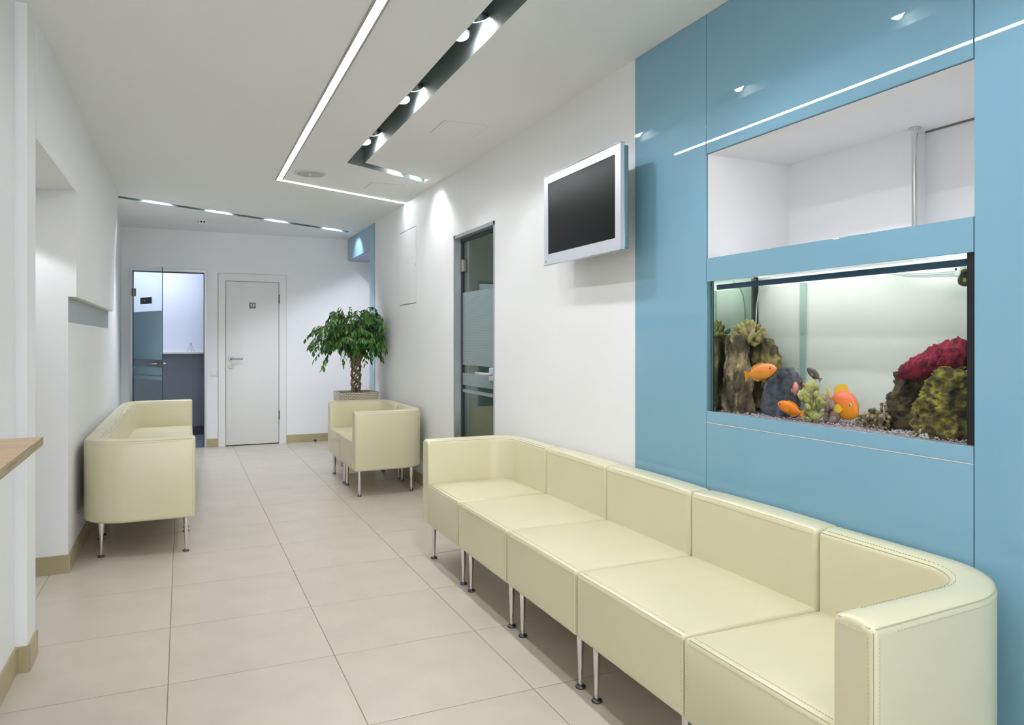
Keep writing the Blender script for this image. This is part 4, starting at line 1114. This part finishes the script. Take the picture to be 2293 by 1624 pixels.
# hood lamp over the tank
hl = empty('aquarium_lamp', (2.05, 1.8, 1.55)); tag(hl, 'white lamp bar above the aquarium hidden behind the blue fascia', 'lamp')
MB().rbox(2.005, 2.075, 1.33, 2.27, 1.543, 1.566, 0.006, nin=1).build('housing', WPLAST, hl)
MB().box(2.012, 2.068, 1.34, 2.26, 1.540, 1.5428).build('lower_tube', emit('tank_tube', (1.0, 1.0, 0.97), 13.0), hl)
for y in (1.45, 2.15): MB().box(2.03, 2.05, y, y + 0.02, 1.5662, 1.5745).build('hanger', WPLAST, hl)
ns = empty('niche_light', (1.925, 1.8, 1.585)); tag(ns, 'slim lamp strip on the added board hidden behind the blue fascia', 'lamp')
MB().box(1.914, 1.926, 1.32, 2.28, 1.5852, 1.604).build('housing', WPLAST, ns)
MB().box(1.9262, 1.9275, 1.33, 2.27, 1.587, 1.603).build('tube', emit('niche_tube', (0.97, 0.96, 1.0), 11.0), ns)
# chrome pole in the niche
cp = empty('chrome_pole', (2.322, 1.750, 1.5855)); tag(cp, 'thin vertical chrome pole in the white niche above the aquarium', 'pole')
smooth_by_angle(MB().lathe([(0.0092, 0.0), (0.0092, 0.434)], c=(2.322, 1.750, 1.5855), n=24).build('tube', CHROME, cp), 50)
MB().lathe([(0.02, 0.0), (0.02, 0.005)], c=(2.322, 1.750, 2.0185), n=24).build('flange', CHROME, cp)

# gravel bed
gr = MB()
for i in range(2600):
    y = rnd.uniform(AY0 + 0.02, AY1 - 0.028); x = rnd.uniform(AX0 + 0.022, AX1 - 0.016)
    z = 0.995 + rnd.uniform(0, 0.010) + 0.006 * noise.noise(Vector((x * 9, y * 9, 3)))
    r = rnd.uniform(0.0022, 0.0048); c = Vector((x, y, z))
    vs = [c + Vector((r * rnd.uniform(.7, 1.3) * a, r * rnd.uniform(.7, 1.3) * b_, r * rnd.uniform(.6, 1) * d)) for a, b_, d in ((1, 0, 0), (0, 1, 0), (-1, 0, 0), (0, -1, 0), (0, 0, 1), (0, 0, -1))]
    gr.mi = rnd.choice((0, 0, 1, 2))
    gr.add(vs, [(0, 1, 4), (1, 2, 4), (2, 3, 4), (3, 0, 4), (1, 0, 5), (2, 1, 5), (3, 2, 5), (0, 3, 5)])
gr.mi = 0; gr.box(AX0 + 0.019, AX1 - 0.014, AY0 + 0.017, AY1 - 0.024, 0.991, 0.997)
gv = gr.build('gravel', [mat('gravel_grey', (0.42, 0.36, 0.40), 0.7), mat('gravel_pink', (0.40, 0.20, 0.25), 0.7), mat('gravel_pale', (0.62, 0.57, 0.60), 0.7)], origin=(2.03, 1.8, 0.991))
tag(gv, 'pinkish grey gravel covering the aquarium floor', 'gravel'); gv['kind'] = 'stuff'

def rockmat(name, c1, c2, c3, sc=22.0, bump=0.9, rough=0.85, st=(1, 1, 1)):
    m, nt, b = new_mat(name)
    tc = nt.nodes.new('ShaderNodeTexCoord'); mp = nt.nodes.new('ShaderNodeMapping'); mp.inputs['Scale'].default_value = st
    nt.links.new(tc.outputs['Object'], mp.inputs[0])
    n = nt.nodes.new('ShaderNodeTexNoise'); n.inputs['Scale'].default_value = sc; n.inputs['Detail'].default_value = 6; nt.links.new(mp.outputs[0], n.inputs['Vector'])
    cr = nt.nodes.new('ShaderNodeValToRGB'); e = cr.color_ramp.elements
    e[0].position = 0.34; e[0].color = (*c1, 1); e[1].position = 0.68; e[1].color = (*c3, 1)
    k = cr.color_ramp.elements.new(0.5); k.color = (*c2, 1)
    nt.links.new(n.outputs['Fac'], cr.inputs[0]); nt.links.new(cr.outputs[0], b.inputs['Base Color'])
    v_ = nt.nodes.new('ShaderNodeTexNoise'); v_.inputs['Scale'].default_value = sc * 7; v_.inputs['Detail'].default_value = 4; nt.links.new(mp.outputs[0], v_.inputs['Vector'])
    bp = nt.nodes.new('ShaderNodeBump'); bp.inputs['Strength'].default_value = bump; bp.inputs['Distance'].default_value = 0.004
    nt.links.new(v_.outputs['Fac'], bp.inputs['Height']); nt.links.new(bp.outputs[0], b.inputs['Normal'])
    b.inputs['Roughness'].default_value = rough
    return m
def rows_rock(name, rows, x, dx, m, label, amp=0.006, fs=60.0, seed=0, nz=60, na=72, group=None, zstretch=1.0, cat='rock'):
    """rock lofted from measured left/right outlines, roughened with noise"""
    R_ = []
    for (py, l, r_) in rows:
        a, b_ = on_x(l, py, x), on_x(r_, py, x); R_.append(((a.z + b_.z) / 2, max(a.y, b_.y), min(a.y, b_.y)))
    R_.sort()
    zs = [R_[0][0] + (R_[-1][0] - R_[0][0]) * i / nz for i in range(nz + 1)]
    vs = []
    for i, z in enumerate(zs):
        k = 0
        while k < len(R_) - 2 and z > R_[k + 1][0]: k += 1
        t = (z - R_[k][0]) / max(1e-6, R_[k + 1][0] - R_[k][0]); t = max(0, min(1, t))
        yl = R_[k][1] + (R_[k + 1][1] - R_[k][1]) * t; yr = R_[k][2] + (R_[k + 1][2] - R_[k][2]) * t
        c = (yl + yr) / 2; h_ = (yl - yr) / 2
        d = dx * (0.75 + 0.25 * h_ / max(q[1] - q[2] for q in R_) * 2)
        for j in range(na):
            a = 2 * PI * j / na
            p = Vector((x + d * math.cos(a), c + h_ * math.sin(a), z))
            s = Vector((p.x * fs, p.y * fs, p.z * fs * zstretch)) + Vector((seed, seed * 2, 0))
            w = 1.3 * noise.noise(s * 0.4) + noise.noise(s) + 0.7 * noise.noise(s * 2.3) + 0.5 * noise.noise(s * 5.1) - 0.5 * max(0, noise.noise(s * 1.4 + Vector((9, 3, 1)))) * 3
            n_ = Vector((math.cos(a), math.sin(a), 0.2))
            q = p + n_ * (w * amp)
            q.x = max(AX0 + 0.02, min(AX1 - 0.014, q.x)); q.y = max(AY0 + 0.018, min(AY1 - 0.026, q.y)); q.z = max(0.992, q.z)
            vs.append(q)
    fs_ = [(i * na + j, i * na + (j + 1) % na, (i + 1) * na + (j + 1) % na, (i + 1) * na + j) for i in range(nz) for j in range(na)]
    top = Vector((x, (R_[-1][1] + R_[-1][2]) / 2, zs[-1] + 0.004)); vs.append(top)
    for j in range(na): fs_.append((nz * na + j, nz * na + (j + 1) % na, len(vs) - 1))
    fs_.append(tuple(range(na - 1, -1, -1)))
    org = Vector((x, (R_[0][1] + R_[0][2]) / 2, vs[0].z))
    o = MB().add(vs, fs_).build(name, m, smooth=True, origin=org)
    return tag(o, label, cat, group)
BROWN = rockmat('brown_rock', (0.02, 0.016, 0.012), (0.12, 0.085, 0.05), (0.46, 0.33, 0.21), 22, st=(1, 1, 0.45))
BROWN2 = rockmat('brown_rock_mossy', (0.02, 0.017, 0.010), (0.11, 0.085, 0.038), (0.32, 0.25, 0.08), 24, st=(1, 1, 0.45))
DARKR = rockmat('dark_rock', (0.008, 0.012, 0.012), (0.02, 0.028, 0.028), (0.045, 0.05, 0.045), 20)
SLATE = rockmat('slate_rock', (0.045, 0.05, 0.07), (0.085, 0.092, 0.12), (0.16, 0.165, 0.19), 14, bump=0.5, st=(1, 1.6, 0.5))
MOSS = rockmat('mossy_rock', (0.02, 0.016, 0.012), (0.15, 0.115, 0.035), (0.42, 0.36, 0.05), 30)
BROWN3 = rockmat('umber_rock', (0.018, 0.014, 0.010), (0.075, 0.055, 0.03), (0.18, 0.135, 0.05), 24)
rows_rock('rock', [(926, 1606, 1690), (900, 1612, 1687), (870, 1619, 1684), (840, 1623, 1679), (800, 1625, 1676), (775, 1628, 1674), (752, 1634, 1670)], 1.975, 0.030, BROWN, 'tall brown rock pillar nearest the left end of the aquarium', seed=1, amp=0.008, zstretch=0.5)
rows_rock('rock', [(915, 1684, 1762), (885, 1688, 1760), (850, 1684, 1756), (820, 1681, 1750), (790, 1680, 1741), (772, 1686, 1731), (758, 1696, 1720)], 2.05, 0.032, BROWN2, 'leaning brown rock behind the upper orange fish', seed=4, amp=0.009, zstretch=0.5)
rows_rock('rock', [(915, 1650, 1712), (850, 1652, 1706), (800, 1655, 1705), (745, 1660, 1708)], 2.092, 0.026, DARKR, 'dark rock behind the pillar', seed=8, amp=0.004)
rows_rock('rock', [(932, 1710, 1780), (918, 1702, 1788), (895, 1705, 1792), (872, 1713, 1794), (850, 1725, 1790), (836, 1736, 1785), (824, 1750, 1771)], 2.0, 0.026, SLATE, 'blue grey slate boulder beside the lower orange fish', seed=12, amp=0.007, zstretch=0.4)
rows_rock('rock', [(986, 1962, 2060), (960, 1972, 2066), (925, 1985, 2070), (890, 1996, 2070), (870, 2008, 2070), (850, 2010, 2090), (838, 2012, 2090), (826, 2018, 2085), (810, 2045, 2085)], 2.065, 0.045, BROWN3, 'dark brown rock leaning behind the mossy one', seed=17, amp=0.009)
rows_rock('rock', [(996, 2062, 2164), (985, 2051, 2166), (960, 2046, 2166), (920, 2046, 2166), (895, 2055, 2166), (875, 2066, 2166), (855, 2078, 2166), (838, 2092, 2162), (822, 2106, 2150)], 1.985, 0.040, MOSS, 'large mossy yellow green rock at the right end of the aquarium', seed=23, amp=0.010, nz=70, na=90)
# red coral lying over the right rocks (lofted along its length)
RED = rockmat('crimson_coral', (0.10, 0.004, 0.018), (0.30, 0.012, 0.045), (0.42, 0.03, 0.075), 40, bump=1.0)
cols = [(2020, 836, 844), (2026, 828, 848), (2040, 815, 850), (2058, 802, 849), (2080, 790, 842), (2105, 772, 838), (2130, 765, 834), (2150, 762, 830), (2164, 766, 828)]
vs = []; na = 64; nst = 90; xc = 2.02
for i in range(nst + 1):
    px = cols[0][0] + (cols[-1][0] - cols[0][0]) * i / nst; k = 0
    while k < len(cols) - 2 and px > cols[k + 1][0]: k += 1
    t = (px - cols[k][0]) / (cols[k + 1][0] - cols[k][0])
    tp = cols[k][1] + (cols[k + 1][1] - cols[k][1]) * t; bt_ = cols[k][2] + (cols[k + 1][2] - cols[k][2]) * t
    A, B = on_x(px, tp, xc), on_x(px, bt_, xc); c = (A + B) / 2; h_ = (A.z - B.z) / 2
    for j in range(na):
        a = 2 * PI * j / na; q = Vector((xc + min(0.06, h_ * 1.3 + 0.012) * math.cos(a), c.y, c.z + h_ * math.sin(a)))
        s = q * 75; w = 1.3 * noise.noise(s * 0.4) + noise.noise(s) + 0.7 * noise.noise(s * 2.2) + 0.5 * noise.noise(s * 5) + 0.3 * noise.noise(s * 11)
        q += Vector((math.cos(a), 0.3, math.sin(a))) * (w * 0.0075); q.x = max(AX0 + 0.02, min(AX1 - 0.014, q.x)); q.y = max(AY0 + 0.018, q.y)
        vs.append(q)
fs_ = [(i * na + (j + 1) % na, i * na + j, (i + 1) * na + j, (i + 1) * na + (j + 1) % na) for i in range(nst) for j in range(na)]
fs_ += [tuple(range(na)), tuple(range((nst + 1) * na - 1, nst * na - 1, -1))]
o = MB().add(vs, fs_).build('red_coral', RED, smooth=True, origin=vs[0]); tag(o, 'crimson coral mat draped over the right hand rocks', 'coral')

def lobes(name, spots, x, m, label, seed, flat=0.6, thick=0.012, heart=None):
    """coral colony grown from flattened lobes fanning out of one base, as one mesh"""
    rn = random.Random(seed); mb = MB()
    for (px, py, w, h_) in spots:
        c = on_x(px, py, x + rn.uniform(-thick, thick)); e = on_x(px + w, py, c.x)
        rw = abs(e.y - c.y); rh = rw * h_ / max(w, 1e-3)
        k = len(mb.v)
        mb.ball(c, (rw * flat, rw, rh), 12, 8)
        rot = Matrix.Rotation(rn.uniform(-0.5, 0.5), 3, 'X') @ Matrix.Rotation(rn.uniform(-0.5, 0.5), 3, 'Z')
        if heart:
            hc = on_x(*heart, c.x); dd = c - hc
            rot = Matrix.Rotation(-math.atan2(dd.y, dd.z) + rn.uniform(-0.3, 0.3), 3, 'X') @ Matrix.Rotation(rn.uniform(-0.6, 0.6), 3, 'Z')
        for i in range(k, len(mb.v)):
            d = rot @ (mb.v[i] - c); s = (c + d) * 160
            d *= 1 + 0.22 * noise.noise(s)
            q = c + d; q.x = max(AX0 + 0.02, min(AX1 - 0.014, q.x)); q.y = max(AY0 + 0.018, min(AY1 - 0.026, q.y)); q.z = max(q.z, 0.993)
            mb.v[i] = q
    low = min(mb.v, key=lambda p: p.z)
    o = mb.build(name, m, smooth=True, origin=low)
    return tag(o, label, 'coral')
YC = rockmat('olive_coral', (0.16, 0.13, 0.04), (0.33, 0.28, 0.10), (0.42, 0.33, 0.20), 30, bump=0.4)
YC2 = rockmat('yellow_green_coral', (0.20, 0.20, 0.06), (0.40, 0.39, 0.14), (0.52, 0.49, 0.25), 34, bump=0.4)
PKC = rockmat('mauve_coral', (0.16, 0.09, 0.09), (0.30, 0.19, 0.18), (0.40, 0.33, 0.22), 30, bump=0.4)
rn = random.Random(5); sp_ = []
for i in range(80):
    a = rn.uniform(0, 2 * PI); r_ = math.sqrt(rn.uniform(0.05, 1)); 
    px = 1676 + 33 * r_ * math.cos(a); py = 752 + 21 * r_ * math.sin(a) - (4 if rn.random() < .4 else 0)
    sp_.append((px, py, rn.uniform(3.5, 5.5), rn.uniform(7, 11)))
lobes('crown_coral', sp_, 2.0, YC, 'lobed olive coral crowning the left rock pillar', 3, heart=(1676, 766), thick=0.02)
sp_ = []
lim_ = [(858, 1812, 1826), (870, 1806, 1834), (890, 1792, 1842), (915, 1800, 1843), (946, 1808, 1842)]
for q in range(70):
    py = rn.uniform(860, 944); k = 0
    while k < 3 and py > lim_[k + 1][0]: k += 1
    t = (py - lim_[k][0]) / (lim_[k + 1][0] - lim_[k][0])
    px = rn.uniform(lim_[k][1] + (lim_[k + 1][1] - lim_[k][1]) * t, lim_[k][2] + (lim_[k + 1][2] - lim_[k][2]) * t)
    sp_.append((px, py, rn.uniform(4, 7), rn.uniform(6, 11)))
lobes('plate_coral', sp_, 1.975, YC2, 'yellow green lobed coral in front of the parrot fish', 6, heart=(1820, 935), thick=0.016)
sp_ = [(px, py, rn.uniform(7, 10), rn.uniform(8, 12)) for (px, py) in [(1850, 897), (1853, 910), (1862, 905), (1852, 925), (1864, 922), (1870, 932), (1855, 938), (1866, 940)]]
lobes('plate_coral', sp_, 1.99, PKC, 'mauve lobed coral beside the yellow green one', 7)
TAN = rockmat('tan_coral', (0.07, 0.06, 0.035), (0.28, 0.21, 0.12), (0.44, 0.32, 0.20), 40, bump=0.5)
sp_ = []
while len(sp_) < 110:
    px = rn.uniform(1916, 1992); py = rn.uniform(898, 966)
    lim = 940 - (px - 1916) * 0.66 if px < 1978 else 899 + (px - 1978) * 1.6
    if py > lim: sp_.append((px, py, rn.uniform(2.5, 5), rn.uniform(2.5, 5.5)))
lobes('branching_coral', sp_, 2.0, TAN, 'tan knobbly branching coral between parrot fish and rocks', 9, flat=1.0, thick=0.022)
sp_ = [(rn.uniform(2058, 2080), rn.uniform(966, 984), rn.uniform(1.5, 3), rn.uniform(2, 5)) for i in range(26)]
lobes('white_coral', sp_, 1.945, rockmat('white_coral', (0.45, 0.42, 0.45), (0.6, 0.57, 0.58), (0.75, 0.72, 0.72), 60, bump=0.3), 'small white coral sprig at the foot of the mossy rock', 10, flat=1.0, thick=0.008)

# fish
def fishmat(name, body, belly, back, fin):
    m, nt, b = new_mat(name)
    tc = nt.nodes.new('ShaderNodeTexCoord'); sp = nt.nodes.new('ShaderNodeSeparateXYZ'); nt.links.new(tc.outputs['Generated'], sp.inputs[0])
    cr = nt.nodes.new('ShaderNodeValToRGB'); e = cr.color_ramp.elements
    e[0].position = 0.2; e[0].color = (*belly, 1); e[1].position = 0.9; e[1].color = (*back, 1); k = e.new(0.52); k.color = (*body, 1)
    nt.links.new(sp.outputs[2], cr.inputs[0]); nt.links.new(cr.outputs[0], b.inputs['Base Color'])
    b.inputs['Roughness'].default_value = 0.35
    return m, mat(name + '_fin', fin, 0.5)
EYEW = mat('fish_eye_ring', (0.55, 0.6, 0.5), 0.2); EYEB = mat('fish_pupil', (0.004, 0.004, 0.006), 0.1)
def fish(name, tail, head, x, hgt, mats, label, eye_ring=True, thick=0.42, prof=None, dors=0.32, tailh=0.75, yaw=0.0):
    """swimming fish from tail pixel to snout pixel at depth x; hgt = body height / body length"""
    body_m, fin_m = mats
    T, Hd = on_x(*tail, x), on_x(*head, x); v = Hd - T; L = v.length
    root = empty(name, (T + Hd) / 2)
    sgn = 1 if v.y > 0 else -1
    pitch = math.atan2(v.z, abs(v.y))
    R_ = Matrix.Rotation(PI / 2 if sgn > 0 else -PI / 2, 3, 'Z') @ Matrix.Rotation(yaw, 3, 'Z') @ Matrix.Rotation(-pitch, 3, 'Y')
    mid = (T + Hd) / 2
    def tr(mb):
        mb.v = [mid + R_ @ (p * L) for p in mb.v]; return mb
    prof = prof or [(0.5, 0.02, 0.0), (0.485, 0.16, 0.02), (0.45, 0.36, 0.05), (0.38, 0.62, 0.06), (0.26, 0.88, 0.05), (0.10, 1.0, 0.03), (-0.06, 0.93, 0.02), (-0.20, 0.68, 0.02), (-0.30, 0.40, 0.02), (-0.36, 0.28, 0.02), (-0.40, 0.27, 0.02)]
    n = 16; vs = []
    for (X_, hh, off) in prof:
        h_ = hh * hgt / 2; w = max(0.012, hh * hgt / 2 * thick)
        for j in range(n):
            a = 2 * PI * j / n; vs.append(Vector((X_, w * math.cos(a), off * hgt * 0.6 + h_ * math.sin(a))))
    k = len(prof)
    fs_ = [(i * n + j, i * n + (j + 1) % n, (i + 1) * n + (j + 1) % n, (i + 1) * n + j) for i in range(k - 1) for j in range(n)]
    fs_ += [tuple(range(n - 1, -1, -1)), tuple(range((k - 1) * n, k * n))]
    bo = tr(MB().add(vs, fs_)).build('body', body_m, root, smooth=True)
    bmf = bmesh.new(); bmf.from_mesh(bo.data); bmesh.ops.recalc_face_normals(bmf, faces=bmf.faces); bmf.to_mesh(bo.data); bmf.free()
    def fin(nm, pts, th=0.006):
        m2 = len(pts); vv = [Vector((p[0], (p[2] if len(p) > 2 else 0) - th, p[1])) for p in pts] + [Vector((p[0], (p[2] if len(p) > 2 else 0) + th, p[1])) for p in pts]
        ff = [tuple(range(m2 - 1, -1, -1)), tuple(range(m2, 2 * m2))] + [(i, (i + 1) % m2, m2 + (i + 1) % m2, m2 + i) for i in range(m2)]
        tr(MB().add(vv, ff)).build(nm, fin_m, root)
    h2 = hgt / 2; th_ = tailh * h2
    fin('tail_fin', [(-0.38, 0.10 * hgt), (-0.45, th_ * 0.75), (-0.52, th_), (-0.505, th_ * 0.35), (-0.50, 0), (-0.505, -th_ * 0.35), (-0.52, -th_), (-0.45, -th_ * 0.75), (-0.38, -0.10 * hgt)])
    fin('dorsal_fin', [(0.20, h2 * 0.93), (0.10, h2 * (1.0 + dors)), (-0.05, h2 * (0.98 + dors)), (-0.18, h2 * (0.85 + dors)), (-0.29, h2 * (0.50 + dors)), (-0.27, h2 * 0.42), (-0.12, h2 * 0.75), (0.05, h2 * 0.95)])
    fin('anal_fin', [(0.0, -h2 * 0.92), (-0.12, -h2 * (0.92 + dors * 0.8)), (-0.26, -h2 * (0.62 + dors * 0.7)), (-0.29, -h2 * 0.36), (-0.14, -h2 * 0.7)])
    for s in (-1, 1):
        y_ = s * (h2 * thick * 0.93)
        fin('pectoral_fin', [(0.17, -0.10 * hgt, y_), (0.06, 0.06 * hgt, y_ * 1.25), (-0.07, -0.02 * hgt, y_ * 1.5), (-0.04, -0.22 * hgt, y_ * 1.4), (0.10, -0.24 * hgt, y_ * 1.1)], 0.004)
        ey = Vector((0.355, s * (0.70 * h2 * thick), 0.10 * hgt))
        er = 0.028 + 0.012 * hgt
        if eye_ring: tr(MB().ball(ey, (er, er * 0.5, er), 12, 8)).build('eye', EYEW, root, smooth=True)
        tr(MB().ball(ey + Vector((0, s * er * 0.18, 0)), (er * 0.62, er * 0.45, er * 0.62), 10, 6)).build('pupil', EYEB, root, smooth=True)
    return tag(root, label, 'fish', 'fish in the aquarium')
ORG = fishmat('orange_fish', (0.86, 0.26, 0.03), (0.78, 0.30, 0.02), (0.90, 0.30, 0.12), (0.62, 0.25, 0.01))
ORG2 = fishmat('deep_orange_fish', (0.86, 0.19, 0.005), (0.80, 0.22, 0.005), (0.90, 0.24, 0.01), (0.75, 0.26, 0.005))
PINK = fishmat('pink_fish', (0.65, 0.22, 0.24), (0.5, 0.2, 0.25), (0.72, 0.22, 0.18), (0.5, 0.22, 0.22))
DRKF = fishmat('dusky_fish', (0.11, 0.07, 0.075), (0.12, 0.10, 0.09), (0.09, 0.07, 0.09), (0.30, 0.24, 0.08))
PARR = fishmat('parrot_fish', (0.88, 0.24, 0.015), (0.86, 0.33, 0.01), (0.85, 0.15, 0.10), (0.88, 0.55, 0.06))
BLKF = fishmat('black_fish', (0.025, 0.04, 0.04), (0.035, 0.05, 0.045), (0.02, 0.03, 0.03), (0.25, 0.25, 0.02))
fish('cichlid', (1672, 842), (1736, 826), 1.945, 0.38, ORG, 'pale orange fish swimming right in front of the brown rocks', eye_ring=False, dors=0.22, yaw=0.1)
fish('cichlid', (1799, 928), (1741, 904), 1.943, 0.36, ORG2, 'bright orange fish near the gravel heading left', eye_ring=False, dors=0.22)
fish('cichlid', (1766, 866), (1797, 876), 1.985, 0.8, PINK, 'pink fish peeking out beside the slate boulder', eye_ring=False, dors=0.1, tailh=0.4, yaw=-0.7)
fish('cichlid', (1784, 868), (1804, 864), 2.045, 0.5, ORG, 'small orange fish half hidden behind the pink one', eye_ring=False, dors=0.2)
fish('cichlid', (1836, 852), (1809, 825), 2.04, 0.42, DRKF, 'small dusky fish heading up in open water', eye_ring=False, dors=0.18, yaw=0.2)
par = [(0.5, 0.05, -0.25), (0.485, 0.20, -0.22), (0.45, 0.42, -0.14), (0.38, 0.68, -0.04), (0.26, 0.92, 0.02), (0.10, 1.0, 0.03), (-0.06, 0.95, 0.02), (-0.20, 0.72, 0.02), (-0.30, 0.44, 0.02), (-0.36, 0.30, 0.02), (-0.40, 0.28, 0.02)]
fish('parrot_cichlid', (1845, 898), (1929, 917), 2.005, 0.64, PARR, 'plump orange parrot fish with yellow fins facing right', prof=par, dors=0.46, tailh=1.05, yaw=-0.15)
fish('cichlid', (1846, 905), (1893, 928), 2.045, 0.55, fishmat('red_fish', (0.55, 0.06, 0.03), (0.5, 0.05, 0.03), (0.62, 0.10, 0.10), (0.7, 0.3, 0.05)), 'red fish hidden behind the parrot fish', dors=0.15)
fish('cichlid', (2186, 610), (2146, 636), 1.955, 0.75, BLKF, 'dark fish at the upper right corner of the tank', eye_ring=False, dors=0.3)

# hose and pipework in the tank
ho = empty('air_hose', on_x(1693, 733, 2.115)); tag(ho, 'thin clear air hose curving down in the left back corner of the tank', 'hose')
HOSE = mat('hose_plastic', (0.45, 0.52, 0.48), 0.25)
MB().tube([on_x(a, b_, 2.112) for a, b_ in ((1722, 622), (1716, 629), (1706, 642), (1699, 657), (1695, 680), (1693, 710), (1692, 745), (1692, 790))], 0.0026, 8).build('tube', HOSE, ho, smooth=True)
pp = empty('water_pipe', on_x(2060, 618, 2.09)); tag(pp, 'clear plastic water pipe with clip under the water surface at the right', 'pipe')
PIPE = glass('pipe_plastic', (0.80, 0.86, 0.85), 1.2, 0.08)
MB().tube([on_x(a, b_, 2.09) for a, b_ in ((1965, 606), (2000, 611), (2035, 616), (2070, 617), (2110, 615), (2155, 613))], 0.0072, 12).build('tube', PIPE, pp, smooth=True)
a, b_ = on_x(2150, 596, 2.075), on_x(2137, 620, 2.075)
MB().rbox(2.074, 2.107, min(a.y, b_.y), max(a.y, b_.y), b_.z, 1.503, 0.003, nin=1).build('clip', mat('clip_plastic', (0.55, 0.60, 0.60), 0.25), pp)
sc_ = on_x(2140, 603, 2.073)
MB().lathe([(0.004, 0.0), (0.004, 0.003)], c=(2.0735, sc_.y, sc_.z), axis='x', n=12).build('screw', CHROME2, pp)
